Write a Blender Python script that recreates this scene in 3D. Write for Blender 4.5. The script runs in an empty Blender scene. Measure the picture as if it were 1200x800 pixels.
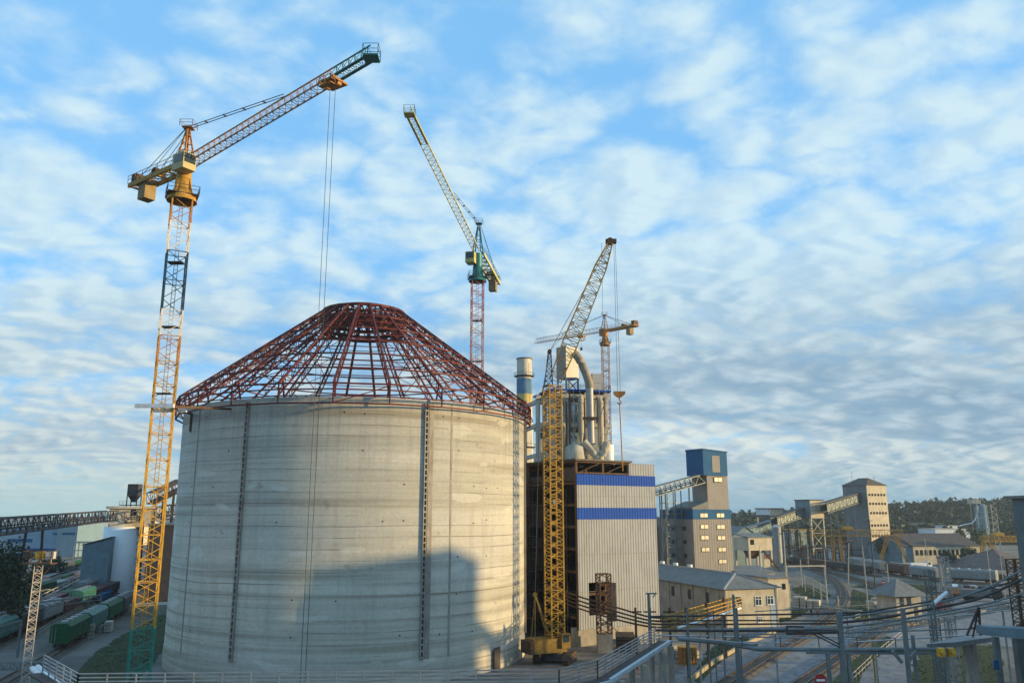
import bpy, math, random
from mathutils import Vector, Matrix
rnd = random.Random(7)
C = bpy.data.collections.new('scene'); 
S = bpy.context.scene
S.collection.children.link(C)
R = math.radians
# ------------------------------------------------------------------ camera
F = 940.0; TH = math.atan(200/940.0); CT, ST = math.cos(TH), math.sin(TH); CAMZ = 22.0
cam = bpy.data.cameras.new('camera'); co = bpy.data.objects.new('camera', cam); C.objects.link(co)
cam.sensor_width = 36; cam.lens = 36*F/1200; cam.clip_start = .5; cam.clip_end = 20000
co.location = (0, 0, CAMZ); co.rotation_euler = (math.pi/2+TH, 0, 0)
S.camera = co
# ------------------------------------------------------------------ light
SUN_EL = R(7.5); SUN_BACK = R(6)          # sun low, to the right and a little behind the camera
sdir = Vector((math.cos(SUN_BACK)*math.cos(SUN_EL), -math.sin(SUN_BACK)*math.cos(SUN_EL), math.sin(SUN_EL)))
sl = bpy.data.lights.new('sun', 'SUN'); sl.energy = 5.0; sl.angle = R(1.3); sl.color = (1, .73, .34)
so = bpy.data.objects.new('sun', sl); C.objects.link(so); so.rotation_euler = sdir.to_track_quat('Z', 'Y').to_euler()
W = bpy.data.worlds.new('World'); S.world = W; W.use_nodes = True
def sky():
    t = W.node_tree; N = t.nodes; L = t.links; N.clear()
    def n(k, **kw):
        o = N.new(k)
        for a, b in kw.items(): setattr(o, a, b)
        return o
    def math_(op, a, b=None, c=None, clamp=False):
        m = n('ShaderNodeMath', operation=op, use_clamp=clamp)
        for i, v in enumerate((a, b, c)):
            if v is None: continue
            if isinstance(v, (int, float)): m.inputs[i].default_value = v
            else: L.new(v, m.inputs[i])
        return m.outputs[0]
    def mix(f, a, b):
        m = n('ShaderNodeMix', data_type='RGBA')
        for s_, v in ((0, f), (6, a), (7, b)):
            if isinstance(v, (int, float)): m.inputs[s_].default_value = v
            elif isinstance(v, tuple): m.inputs[s_].default_value = (*v, 1)
            else: L.new(v, m.inputs[s_])
        return m.outputs[2]
    def ramp(v, pts):
        r = n('ShaderNodeMapRange'); r.interpolation_type = 'SMOOTHSTEP'
        L.new(v, r.inputs[0]); r.inputs[1].default_value = pts[0]; r.inputs[2].default_value = pts[1]
        r.inputs[3].default_value = pts[2]; r.inputs[4].default_value = pts[3]
        return r.outputs[0]
    tc = n('ShaderNodeTexCoord'); sep = n('ShaderNodeSeparateXYZ'); L.new(tc.outputs['Generated'], sep.inputs[0])
    X, Y, Z = sep.outputs
    zz = math_('ADD', math_('MAXIMUM', Z, 0.0), .24)
    u = math_('DIVIDE', X, zz); v = math_('DIVIDE', Y, zz)
    def cloud(du, dv, scale, detail, rough, sx=1, sy=1, rot=0, dist=0., w=0.):
        cb = n('ShaderNodeCombineXYZ'); L.new(math_('ADD', u, du), cb.inputs[0]); L.new(math_('ADD', v, dv), cb.inputs[1])
        cb.inputs[2].default_value = w
        mp = n('ShaderNodeMapping'); mp.inputs['Scale'].default_value = (sx, sy, 1); mp.inputs['Rotation'].default_value = (0, 0, rot)
        L.new(cb.outputs[0], mp.inputs[0])
        no = n('ShaderNodeTexNoise'); no.inputs['Scale'].default_value = scale; no.inputs['Detail'].default_value = detail
        no.inputs['Roughness'].default_value = rough; no.inputs['Distortion'].default_value = dist
        L.new(mp.outputs[0], no.inputs['Vector']); return no.outputs[0]
    st = n('ShaderNodeTexSky', sky_type='NISHITA', sun_disc=False, sun_elevation=SUN_EL, sun_rotation=math.pi/2+SUN_BACK)
    st.altitude = 200; st.air_density = 1.0; st.dust_density = .6; st.ozone_density = 2.2
    # clear sky a bit more saturated and brighter than the model's evening sky
    tint = n('ShaderNodeMix', data_type='RGBA', blend_type='MULTIPLY'); tint.inputs[0].default_value = 1
    L.new(st.outputs[0], tint.inputs[6]); tint.inputs[7].default_value = (2.2, 2.9, 4.0, 1)
    blue = tint.outputs[2]
    blue = mix(.80, blue, (1.65, 4.75, 8.3))
    # clouds
    def puffs(du, dv, scale, w=0.):
        cb = n('ShaderNodeCombineXYZ'); L.new(math_('ADD', u, du), cb.inputs[0]); L.new(math_('ADD', v, dv), cb.inputs[1]); cb.inputs[2].default_value = w
        no = n('ShaderNodeTexNoise'); no.inputs['Scale'].default_value = scale*.55; no.inputs['Detail'].default_value = 4; L.new(cb.outputs[0], no.inputs['Vector'])
        sc_ = n('ShaderNodeVectorMath', operation='SCALE'); sc_.inputs['Scale'].default_value = .42; L.new(no.outputs['Color'], sc_.inputs[0])
        ad = n('ShaderNodeVectorMath', operation='ADD'); L.new(cb.outputs[0], ad.inputs[0]); L.new(sc_.outputs[0], ad.inputs[1])
        mp = n('ShaderNodeMapping'); mp.inputs['Rotation'].default_value = (0, 0, -.6); mp.inputs['Scale'].default_value = (1, 1.35, 1); L.new(ad.outputs[0], mp.inputs[0])
        vo = n('ShaderNodeTexVoronoi', feature='F1', voronoi_dimensions='2D'); vo.inputs['Scale'].default_value = scale; L.new(mp.outputs[0], vo.inputs['Vector'])
        return math_('SUBTRACT', 1.0, vo.outputs['Distance'])
    big = cloud(0, 0, .75, 4, .5, 1, 1.15, .35, .15, 1.7)
    nz = cloud(0, 0, 6.6, 8, .60, 1, 1.1, -.5, .2, 3.)
    nz2 = cloud(.03, -.009, 6.6, 5, .55, 1, 1.1, -.5, .2, 3.)
    pv_ = puffs(0, 0, 6.2); pv2 = puffs(.04, -.012, 6.2)
    puff = math_('ADD', math_('MULTIPLY', nz, .66), math_('MULTIPLY', pv_, .32))
    puff2 = math_('ADD', math_('MULTIPLY', nz2, .66), math_('MULTIPLY', pv2, .32))
    low = ramp(Z, (.06, .30, 1.0, 0.0))
    dens = math_('ADD', math_('MULTIPLY', big, .95), math_('MULTIPLY', puff, .85))
    dens = math_('ADD', dens, math_('MULTIPLY', low, .07))
    dens = math_('ADD', dens, ramp(X, (-.2, .6, -.01, .05)))
    cov = ramp(dens, (.75, 1.06, .10, .95))
    shade = math_('ADD', math_('MULTIPLY', math_('SUBTRACT', puff, puff2), 5.0), .60, clamp=True)
    thick = ramp(dens, (.90, 1.2, 0, 1))
    lit = mix(low, (5.7, 7.3, 8.0), (6.8, 7.3, 6.8))
    dark = mix(low, (3.6, 5.5, 7.2), (2.5, 3.9, 5.1))
    cc = mix(math_('MULTIPLY', math_('SUBTRACT', 1.0, shade), math_('ADD', math_('MULTIPLY', thick, .65), .35)), lit, dark)
    col = mix(cov, blue, cc)
    # grey stratus banks low down, broken by pale gaps
    band = cloud(0, 0, .7, 5, .55, .45, 1.5, -.10, .2, 9.)
    bm = math_('MULTIPLY', ramp(band, (.36, .54, 0, 1)), ramp(Z, (.12, .33, 1.0, 0.0)))
    bm = math_('MULTIPLY', bm, ramp(Z, (.03, .075, 0.0, 1.0)))
    bm = math_('MULTIPLY', bm, ramp(X, (-.55, .25, .45, 1.0)))
    puffb = mix(ramp(puff, (.42, .72, 0, 1)), (1.9, 3.2, 4.5), (3.9, 5.2, 6.2))
    col = mix(math_('MULTIPLY', bm, .92), col, puffb)
    # air just over the horizon: pale cream-green at the left, slate blue at the right
    hz = mix(ramp(X, (-.45, .15, 0, 1)), (3.9, 5.6, 5.7), (1.7, 3.4, 4.7))
    col = mix(math_('MULTIPLY', ramp(Z, (0.0, .075, .95, 0.0)), .9), col, hz)
    # clear, deep evening blue in the half of the sky behind the photographer
    col = mix(ramp(Y, (-.5, .05, .6, 0.0)), col, (2.0, 4.0, 6.0))
    # ground side of the sky dome
    col = mix(ramp(Z, (-.02, 0, 1, 0)), col, (.6, .8, 1.0))
    bg = n('ShaderNodeBackground'); bg.inputs[1].default_value = .086; L.new(col, bg.inputs[0])
    out = n('ShaderNodeOutputWorld'); L.new(bg.outputs[0], out.inputs[0])
sky()
S.view_settings.view_transform = 'Standard'; S.view_settings.look = 'None'
S.view_settings.exposure = .45; S.view_settings.gamma = 1
S.render.engine = 'CYCLES'
S.cycles.max_bounces = 5; S.cycles.diffuse_bounces = 3; S.cycles.glossy_bounces = 2; S.cycles.transparent_max_bounces = 4
# ------------------------------------------------------------------ measuring helpers (photograph pixels -> metres)
def ray(px, py):
    X = (px-600)/F; y = (400-py)/F
    return Vector((X, CT-y*ST, ST+y*CT))
def at(px, py, Y):
    d = ray(px, py); k = Y/d.y
    return Vector((d.x*k, Y, CAMZ+d.z*k))
def onz(px, py, z=0.):
    d = ray(px, py); k = (z-CAMZ)/d.z
    return Vector((d.x*k, d.y*k, z))
class Fr:                                   # a local frame: u along a facade, v into the building
    def __init__(s, o, deg): s.o = Vector((o[0], o[1], 0)); a = R(deg); s.u = Vector((math.cos(a), math.sin(a), 0)); s.v = Vector((-math.sin(a), math.cos(a), 0)); s.a = a
    def p(s, u, v, z): return s.o+s.u*u+s.v*v+Vector((0, 0, z))
    def hit(s, px, py):                     # where the line of sight through a pixel meets the plane v=0
        d = ray(px, py); k = s.o.dot(s.v)/d.dot(s.v); P = d*k
        return ((P-s.o).dot(s.u), P.z+CAMZ)
# ------------------------------------------------------------------ mesh builder
ORG = {}
class MB:
    def __init__(s): s.v = []; s.f = []; s.sm = []; s.mi = []
    def add(s, vs, fs, smooth=False):
        b = len(s.v); s.v += [tuple(x) for x in vs]; s.f += [tuple(b+i for i in f) for f in fs]; s.sm += [smooth]*len(fs)
        return s
    def fbox(s, f, u0, u1, v0, v1, z0, z1):
        vs = [f.p(u, v, z) for z in (z0, z1) for u, v in ((u0, v0), (u1, v0), (u1, v1), (u0, v1))]
        return s.add(vs, [(3, 2, 1, 0), (4, 5, 6, 7), (0, 1, 5, 4), (1, 2, 6, 5), (2, 3, 7, 6), (3, 0, 4, 7)])
    def box(s, x0, x1, y0, y1, z0, z1): return s.fbox(Fr((0, 0), 0), x0, x1, y0, y1, z0, z1)
    def beam(s, p, q, w, h=None, up=None):
        p = Vector(p); q = Vector(q); d = q-p
        if d.length < 1e-5: return s
        d.normalize(); h = h or w
        up = Vector(up) if up else (Vector((0, 0, 1)) if abs(d.z) < .95 else Vector((0, 1, 0)))
        a = d.cross(up).normalized()*w/2; b = a.cross(d).normalized()*h/2
        vs = [p-a-b, p+a-b, p+a+b, p-a+b, q-a-b, q+a-b, q+a+b, q-a+b]
        return s.add(vs, [(0, 1, 2, 3), (7, 6, 5, 4), (4, 5, 1, 0), (5, 6, 2, 1), (6, 7, 3, 2), (7, 4, 0, 3)])
    def tube(s, p, q, r, n=10, r2=None, cap=True):
        p = Vector(p); q = Vector(q); d = (q-p).normalized(); r2 = r if r2 is None else r2
        up = Vector((0, 0, 1)) if abs(d.z) < .95 else Vector((0, 1, 0))
        a = d.cross(up).normalized(); b = a.cross(d).normalized()
        cs = [a*math.cos(2*math.pi*i/n)+b*math.sin(2*math.pi*i/n) for i in range(n)]
        k = len(s.v)
        s.add([p+c*r for c in cs]+[q+c*r2 for c in cs], [(i, i+n, (i+1) % n+n, (i+1) % n) for i in range(n)], True)
        if cap: s.add([p+c*r for c in cs], [tuple(range(n))]); s.add([q+c*r2 for c in cs], [tuple(reversed(range(n)))])
        return s
    def pipe(s, pts, r, n=8):
        pts = [Vector(p) for p in pts]; rings = []
        for i, p in enumerate(pts):
            d = (pts[min(i+1, len(pts)-1)]-pts[max(i-1, 0)]).normalized()
            up = Vector((0, 0, 1)) if abs(d.z) < .9 else Vector((0, 1, 0))
            a = d.cross(up).normalized(); b = a.cross(d).normalized()
            rings.append([p+(a*math.cos(2*math.pi*j/n)+b*math.sin(2*math.pi*j/n))*r for j in range(n)])
        vs = [x for rg in rings for x in rg]; fs = []
        for i in range(len(pts)-1):
            for j in range(n): fs.append((i*n+j, (i+1)*n+j, (i+1)*n+(j+1) % n, i*n+(j+1) % n))
        s.add(vs, fs, True); s.add(rings[0], [tuple(range(n))]); s.add(rings[-1], [tuple(reversed(range(n)))])
        return s
    def prism(s, pts, d):                   # closed outline pushed along d
        n = len(pts); pts = [Vector(p) for p in pts]; d = Vector(d)
        return s.add(pts+[p+d for p in pts], [tuple(reversed(range(n))), tuple(range(n, 2*n))]+[(i, (i+1) % n, (i+1) % n+n, i+n) for i in range(n)])
    def rev(s, c, prof, n=32, a0=0, a1=2*math.pi):         # surface of revolution, prof = [(r,z)..]
        full = abs(a1-a0-2*math.pi) < 1e-6; m = n if full else n+1
        vs = [(c[0]+r*math.cos(a0+(a1-a0)*i/n), c[1]+r*math.sin(a0+(a1-a0)*i/n), c[2]+z) for r, z in prof for i in range(m)]
        fs = []
        for k in range(len(prof)-1):
            for i in range(n):
                j = (i+1) % m; fs.append((k*m+i, k*m+j, (k+1)*m+j, (k+1)*m+i))
        return s.add(vs, fs, True)
    def build(s, name, m, parent=None, smooth=None):
        o_ = ORG.get(parent.name, Vector()) if parent else Vector()
        me = bpy.data.meshes.new(name); me.from_pydata([(x[0]-o_[0], x[1]-o_[1], x[2]-o_[2]) for x in s.v], [], s.f)
        for i, p in enumerate(me.polygons): p.use_smooth = s.sm[i]
        if m: me.materials.append(m)
        o = bpy.data.objects.new(name, me); C.objects.link(o)
        if parent: o.parent = parent; ORG[o.name] = o_.copy()
        return o
def thing(name, label, cat, loc=(0, 0, 0), group=None):
    o = bpy.data.objects.new(name, None); o.empty_display_size = .3; C.objects.link(o); o.location = loc
    o['label'] = label; o['category'] = cat
    if group: o['group'] = group
    ORG[o.name] = Vector(loc); return o
def tag(o, label, cat, group=None):
    o['label'] = label; o['category'] = cat
    if group: o['group'] = group
    return o
def struct(o): o['kind'] = 'structure'; return o
def kids(o): return [c for c in C.objects if c.parent == o]
def copy_tree(o, parent=None):
    c = o.copy(); C.objects.link(c)
    if parent: c.parent = parent
    for ch in KID.get(o.name, None) or kids(o): copy_tree(ch, c)
    return c
KID = {}
# ------------------------------------------------------------------ materials
def mat(name, col, rough=.75, metal=0., var=.25, scale=.6, bump=0., bscale=8., tint=None, tfac=.5, stretch=(1, 1, 1), streak=0.):
    m = bpy.data.materials.new(name); m.use_nodes = True; t = m.node_tree; N = t.nodes; L = t.links
    b = N['Principled BSDF']; b.inputs['Roughness'].default_value = rough; b.inputs['Specular IOR Level'].default_value = .2 if rough > .55 else .5; b.inputs['Metallic'].default_value = metal
    tc = N.new('ShaderNodeTexCoord'); mp = N.new('ShaderNodeMapping'); mp.inputs['Scale'].default_value = stretch
    L.new(tc.outputs['Object'], mp.inputs[0])
    n1 = N.new('ShaderNodeTexNoise'); n1.inputs['Scale'].default_value = scale; n1.inputs['Detail'].default_value = 7; n1.inputs['Roughness'].default_value = .62
    L.new(mp.outputs[0], n1.inputs['Vector'])
    mr = N.new('ShaderNodeMapRange'); mr.inputs[1].default_value = .3; mr.inputs[2].default_value = .7
    mr.inputs[3].default_value = 1-var; mr.inputs[4].default_value = 1+var; L.new(n1.outputs[0], mr.inputs[0])
    mx = N.new('ShaderNodeMix'); mx.data_type = 'RGBA'; mx.blend_type = 'MULTIPLY'; mx.inputs[0].default_value = 1
    mx.inputs[6].default_value = (*col, 1); L.new(mr.outputs[0], mx.inputs[7]); out = mx.outputs[2]
    if tint:
        n2 = N.new('ShaderNodeTexNoise'); n2.inputs['Scale'].default_value = scale*2.7; n2.inputs['Detail'].default_value = 8; n2.inputs['Roughness'].default_value = .7
        mp2 = N.new('ShaderNodeMapping'); mp2.inputs['Location'].default_value = (13, 7, 3); mp2.inputs['Scale'].default_value = (1, 1, .35) if streak else stretch
        L.new(tc.outputs['Object'], mp2.inputs[0]); L.new(mp2.outputs[0], n2.inputs['Vector'])
        m2 = N.new('ShaderNodeMapRange'); m2.inputs[1].default_value = .48; m2.inputs[2].default_value = .66; m2.inputs[3].default_value = 0; m2.inputs[4].default_value = tfac
        L.new(n2.outputs[0], m2.inputs[0])
        mt = N.new('ShaderNodeMix'); mt.data_type = 'RGBA'; L.new(m2.outputs[0], mt.inputs[0]); L.new(out, mt.inputs[6]); mt.inputs[7].default_value = (*tint, 1); out = mt.outputs[2]
    L.new(out, b.inputs['Base Color'])
    if bump:
        n3 = N.new('ShaderNodeTexNoise'); n3.inputs['Scale'].default_value = bscale; n3.inputs['Detail'].default_value = 4
        L.new(tc.outputs['Object'], n3.inputs['Vector'])
        bp = N.new('ShaderNodeBump'); bp.inputs['Strength'].default_value = bump; bp.inputs['Distance'].default_value = .05
        L.new(n3.outputs[0], bp.inputs['Height']); L.new(bp.outputs[0], b.inputs['Normal'])
    return m
RUST = (.12, .05, .025)
m_yel = mat('yellow_paint', (.55, .30, .02), .5, 0, .25, 1.2, tint=RUST, tfac=.35)
m_must = mat('mustard_paint', (.36, .215, .03), .6, 0, .3, 1.2, tint=RUST, tfac=.5)
m_musd = mat('dirty_mustard_paint', (.24, .15, .035), .7, 0, .3, 1.2, tint=RUST, tfac=.7)
m_yeld = mat('weathered_yellow', (.42, .24, .045), .6, 0, .3, 1.2, tint=RUST, tfac=.6)
m_pale = mat('pale_lattice_paint', (.50, .46, .42), .6, 0, .25, 1.2, tint=RUST, tfac=.7)
m_mastw = mat('off_white_mast_paint', (.62, .60, .58), .6, 0, .2, 1.2, tint=(.30, .18, .12), tfac=.35)
m_dblue = mat('dark_blue_paint', (.012, .05, .10), .8, 0, .2, 1.2, tint=RUST, tfac=.15)
m_orng = mat('faded_orange_paint', (.42, .20, .06), .6, 0, .3, 1., tint=RUST, tfac=.6)
m_green = mat('teal_green_paint', (.01, .22, .16), .5, 0, .2, 1.2, tint=RUST, tfac=.2)
m_redpk = mat('faded_red_paint', (.42, .13, .10), .6, 0, .25, 1., tint=(.45, .32, .28), tfac=.6)
m_rwht = mat('red_white_lattice_paint', (.40, .20, .15), .6, 0, .25, .35, tint=(.5, .42, .36), tfac=.8)
m_teal = mat('teal_steel', (.01, .15, .15), .45, .1, .2, 1.)
m_ygrn = mat('olive_yellow_paint', (.50, .46, .16), .6, 0, .3, 1.2, tint=RUST, tfac=.4)
m_cable = mat('steel_cable', (.05, .05, .055), .5, .6, .1)
m_glass = mat('window_glass', (.03, .05, .06), .12, 0, .3, .7)
m_glassw = mat('pale_window_glass', (.50, .46, .33), .35, 0, .2, .9)
m_redst = mat('red_oxide_steel', (.13, .026, .02), .6, .1, .35, .8, tint=(.07, .02, .02), tfac=.7)
m_steel = mat('galvanised_steel', (.40, .42, .44), .38, .7, .2, 1.2)
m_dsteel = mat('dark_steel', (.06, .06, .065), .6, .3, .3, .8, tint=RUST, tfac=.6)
m_brown = mat('rusty_steel', (.11, .065, .04), .75, .2, .35, .9, tint=(.05, .03, .025), tfac=.7)
m_gsteel = mat('blue_grey_painted_steel', (.15, .18, .185), .5, .2, .25, .8, tint=(.10, .08, .06), tfac=.4)
m_conc = mat('concrete', (.33, .30, .26), .85, 0, .22, .5, .3, 6, tint=(.17, .15, .12), tfac=.55, streak=1)
m_concl = mat('pale_concrete', (.46, .42, .35), .85, 0, .2, .4, .3, 6, tint=(.25, .21, .16), tfac=.5, streak=1)
m_plast = mat('cream_plaster', (.55, .48, .36), .85, 0, .15, .4, .2, 6, tint=(.28, .23, .17), tfac=.5, streak=1)
m_clad = mat('beige_grey_cladding', (.33, .345, .365), .75, 0, .08, .3, tint=(.24, .235, .22), tfac=.5, streak=1)
m_cladt = mat('taupe_cladding', (.27, .25, .235), .8, 0, .08, .3, tint=(.2, .18, .165), tfac=.4, streak=1)
m_cladbl = mat('royal_blue_cladding', (.001, .06, .36), .7, 0, .1, .4)
m_blueb = mat('bright_blue_cladding', (.008, .09, .22), .75, 0, .15, .4, tint=(.02, .07, .15), tfac=.4)
m_white = mat('white_paint', (.72, .74, .76), .5, 0, .1, .4, tint=(.45, .42, .38), tfac=.5, streak=1)
m_bluegr = mat('blue_grey_sheet', (.17, .25, .29), .6, 0, .2, .5, tint=(.16, .17, .16), tfac=.5, streak=1)
m_roof = mat('grey_sheet_roof', (.17, .18, .18), .7, 0, .2, .5, tint=(.10, .10, .09), tfac=.5)
m_roofb = mat('brown_sheet_roof', (.10, .085, .075), .8, 0, .2, .5)
m_dark = mat('interior_shade', (.010, .010, .010), .9, 0, .4, .5)  # near-black standing in for the shade inside openings
m_rubber = mat('black_rubber', (.02, .02, .02), .8)
m_grass = mat('grass', (.032, .052, .016), .95, 0, .5, .5, .6, 12, tint=(.10, .085, .055), tfac=.95)
m_ball = mat('track_ballast', (.13, .115, .10), .95, 0, .25, .8, .8, 14, tint=(.07, .06, .05), tfac=.6)
m_rail = mat('rail_steel', (.16, .10, .07), .35, .8, .2)
m_sleep = mat('concrete_sleeper', (.20, .17, .14), .9)
m_road = mat('worn_concrete_road', (.22, .225, .235), .9, 0, .18, .25, .3, 10, tint=(.08, .075, .07), tfac=.8)
m_gravel = mat('gravel_heap', (.14, .11, .10), .95, 0, .3, .5, .8, 5)
m_red = mat('red_paint', (.38, .02, .02), .4, 0, .15)
m_bark = mat('bark', (.07, .05, .035), .95)
def leafmat(name, c1, c2):
    m = bpy.data.materials.new(name); m.use_nodes = True; t = m.node_tree; N = t.nodes; L = t.links; b = N['Principled BSDF']
    b.inputs['Roughness'].default_value = .7
    g = N.new('ShaderNodeNewGeometry'); mx = N.new('ShaderNodeMix'); mx.data_type = 'RGBA'
    L.new(g.outputs['Random Per Island'], mx.inputs[0]); mx.inputs[6].default_value = (*c1, 1); mx.inputs[7].default_value = (*c2, 1)
    L.new(mx.outputs[2], b.inputs['Base Color']); return m
m_leaf = leafmat('leaves', (.02, .045, .012), (.07, .10, .03))
m_leafd = leafmat('dark_leaves', (.012, .03, .012), (.04, .065, .025))
m_forest = leafmat('forest_leaves', (.010, .032, .018), (.035, .065, .026))
# silo wall: slip-formed concrete, horizontal pour bands, stains, fine streaks
def silo_mat():
    m = bpy.data.materials.new('slipformed_concrete'); m.use_nodes = True; t = m.node_tree; N = t.nodes; L = t.links; b = N['Principled BSDF']
    b.inputs['Roughness'].default_value = .85
    tc = N.new('ShaderNodeTexCoord')
    def noise(sc, scale, det=6, rough=.6, loc=(0, 0, 0), dist=0):
        mp = N.new('ShaderNodeMapping'); mp.inputs['Scale'].default_value = sc; mp.inputs['Location'].default_value = loc
        L.new(tc.outputs['Object'], mp.inputs[0]); n = N.new('ShaderNodeTexNoise'); n.inputs['Scale'].default_value = scale
        n.inputs['Detail'].default_value = det; n.inputs['Roughness'].default_value = rough; n.inputs['Distortion'].default_value = dist
        L.new(mp.outputs[0], n.inputs['Vector']); return n.outputs[0]
    def mr(v, a, b_, c, d):
        r = N.new('ShaderNodeMapRange'); L.new(v, r.inputs[0])
        for i, x in enumerate((a, b_, c, d)): r.inputs[i+1].default_value = x
        return r.outputs[0]
    def mixc(f, a, c, mode='MIX'):
        x = N.new('ShaderNodeMix'); x.data_type = 'RGBA'; x.blend_type = mode
        for k, vv in ((0, f), (6, a), (7, c)):
            if isinstance(vv, tuple): x.inputs[k].default_value = (*vv, 1)
            elif isinstance(vv, (int, float)): x.inputs[k].default_value = vv
            else: L.new(vv, x.inputs[k])
        return x.outputs[2]
    c = mixc(mr(noise((.025, .025, .42), 1, 6, .65), .36, .64, 0, 1), (.37, .345, .28), (.54, .495, .40))
    c = mixc(mr(noise((.015, .015, .95), 1, 3, .5, (5, 2, 9)), .51, .64, 0, .75), c, (.27, .235, .175))
    c = mixc(mr(noise((.02, .02, .14), 1, 5, .6, (3, 11, 2), .3), .50, .68, 0, .6), c, (.50, .47, .42))
    c = mixc(mr(noise((.5, .5, .05), 1, 5, .7, (1, 1, 1)), .50, .72, 0, .35), c, (.22, .20, .165))
    c = mixc(mr(noise((.09, .09, 2.2), 1, 5, .7, (8, 1, 4)), .52, .72, 0, .35), c, (.50, .47, .42))
    # pour joints: thin wavering dark lines; rain streaks below the rim; patched repairs
    c = mixc(mr(noise((.03, .03, 1.15), 1, 2, .5, (2, 7, 21), .0), .497, .500, 0, .0), c, (.2, .17, .13))
    wv = N.new('ShaderNodeTexWave'); wv.bands_direction = 'Z'; wv.inputs['Scale'].default_value = .21; wv.inputs['Distortion'].default_value = 1.1; wv.inputs['Detail'].default_value = 3; wv.inputs['Detail Scale'].default_value = .35
    L.new(tc.outputs['Object'], wv.inputs['Vector']); jn = mr(wv.outputs[1], .965, .995, 0, 1)
    jm = N.new('ShaderNodeMath'); jm.operation = 'MULTIPLY'; L.new(jn, jm.inputs[0]); L.new(mr(noise((.06, .06, .3), 1, 4, .6, (9, 9, 9)), .42, .6, 0, .75), jm.inputs[1]); c = mixc(jm.outputs[0], c, (.17, .14, .105))
    sp0 = N.new('ShaderNodeSeparateXYZ'); L.new(tc.outputs['Object'], sp0.inputs[0])
    sm_ = N.new('ShaderNodeMath'); sm_.operation = 'MULTIPLY'; L.new(mr(sp0.outputs[2], 24, 37, 0, 1), sm_.inputs[0]); L.new(mr(noise((1.1, 1.1, .03), 1, 5, .7, (4, 4, 4)), .52, .68, 0, .55), sm_.inputs[1]); c = mixc(sm_.outputs[0], c, (.19, .155, .12))
    c = mixc(mr(noise((.12, .12, .5), 1, 1, .3, (31, 5, 7)), .70, .715, 0, .45), c, (.60, .57, .50))
    c = mixc(mr(noise((.35, .35, .6), 1, 3, .6, (3, 35, 17)), .68, .72, 0, .5), c, (.22, .19, .155))
    fine = mr(noise((1, 1, 1), 2.2, 8, .7), .3, .7, .88, 1.1)
    c = mixc(1, c, fine, 'MULTIPLY')
    sp = N.new('ShaderNodeSeparateXYZ'); L.new(tc.outputs['Object'], sp.inputs[0])
    L.new(c, b.inputs['Base Color'])
    bp = N.new('ShaderNodeBump'); bp.inputs['Strength'].default_value = .35; bp.inputs['Distance'].default_value = .12
    L.new(noise((.2, .2, 3.0), 1, 6, .6), bp.inputs['Height']); L.new(bp.outputs[0], b.inputs['Normal'])
    return m
m_silo = silo_mat()
def ground_mat():
    m = bpy.data.materials.new('yard_ground'); m.use_nodes = True; t = m.node_tree; N = t.nodes; L = t.links; b = N['Principled BSDF']; b.inputs['Roughness'].default_value = .95
    tc = N.new('ShaderNodeTexCoord')
    def noise(scale, loc, det=8):
        mp = N.new('ShaderNodeMapping'); mp.inputs['Location'].default_value = loc; L.new(tc.outputs['Object'], mp.inputs[0])
        n = N.new('ShaderNodeTexNoise'); n.inputs['Scale'].default_value = scale; n.inputs['Detail'].default_value = det; n.inputs['Roughness'].default_value = .65; L.new(mp.outputs[0], n.inputs[0]); return n.outputs[0]
    def mixr(v, lo, hi, a, c, cap=1.):
        r = N.new('ShaderNodeMapRange'); L.new(v, r.inputs[0]); r.inputs[1].default_value = lo; r.inputs[2].default_value = hi; r.inputs[4].default_value = cap
        x = N.new('ShaderNodeMix'); x.data_type = 'RGBA'; L.new(r.outputs[0], x.inputs[0])
        for k, vv in ((6, a), (7, c)):
            if isinstance(vv, tuple): x.inputs[k].default_value = (*vv, 1)
            else: L.new(vv, x.inputs[k])
        return x.outputs[2]
    c = mixr(noise(.06, (0, 0, 0)), .40, .62, (.10, .095, .085), (.21, .20, .18))
    c = mixr(noise(.045, (40, 9, 0)), .54, .64, c, (.055, .07, .03), .85)
    c = mixr(noise(.9, (4, 19, 0)), .45, .75, c, (.07, .062, .05), .6)
    L.new(c, b.inputs['Base Color'])
    bp = N.new('ShaderNodeBump'); bp.inputs['Strength'].default_value = .5; bp.inputs['Distance'].default_value = .1; L.new(noise(3., (0, 0, 0)), bp.inputs['Height']); L.new(bp.outputs[0], b.inputs['Normal'])
    return m
m_ground = ground_mat()
# ------------------------------------------------------------------ lattice work
def lattice(mb, p, q, w0, w1, n, c, d, ref=(0, 0, 1), x=False, hz=True, rungs=False):
    p = Vector(p); q = Vector(q); ax = (q-p).normalized(); ref = Vector(ref)
    if abs(ax.dot(ref.normalized())) > .98: ref = Vector((1, 0, 0))
    u = ax.cross(ref).normalized(); v = u.cross(ax).normalized()
    sg = [(-1, -1), (1, -1), (1, 1), (-1, 1)]
    def cp(i, k):
        t = i/n; w = (w0+(w1-w0)*t)/2; return p+(q-p)*t+u*sg[k][0]*w+v*sg[k][1]*w
    for k in range(4): mb.beam(cp(0, k), cp(n, k), c, c, ref)
    for i in range(n):
        for k in range(4):
            k2 = (k+1) % 4
            if x: mb.beam(cp(i, k), cp(i+1, k2), d); mb.beam(cp(i, k2), cp(i+1, k), d)
            elif (i+k) % 2: mb.beam(cp(i, k), cp(i+1, k2), d)
            else: mb.beam(cp(i, k2), cp(i+1, k), d)
            if hz: mb.beam(cp(i, k), cp(i, k2), d)
    if hz:
        for k in range(4): mb.beam(cp(n, k), cp(n, (k+1) % 4), d)
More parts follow.
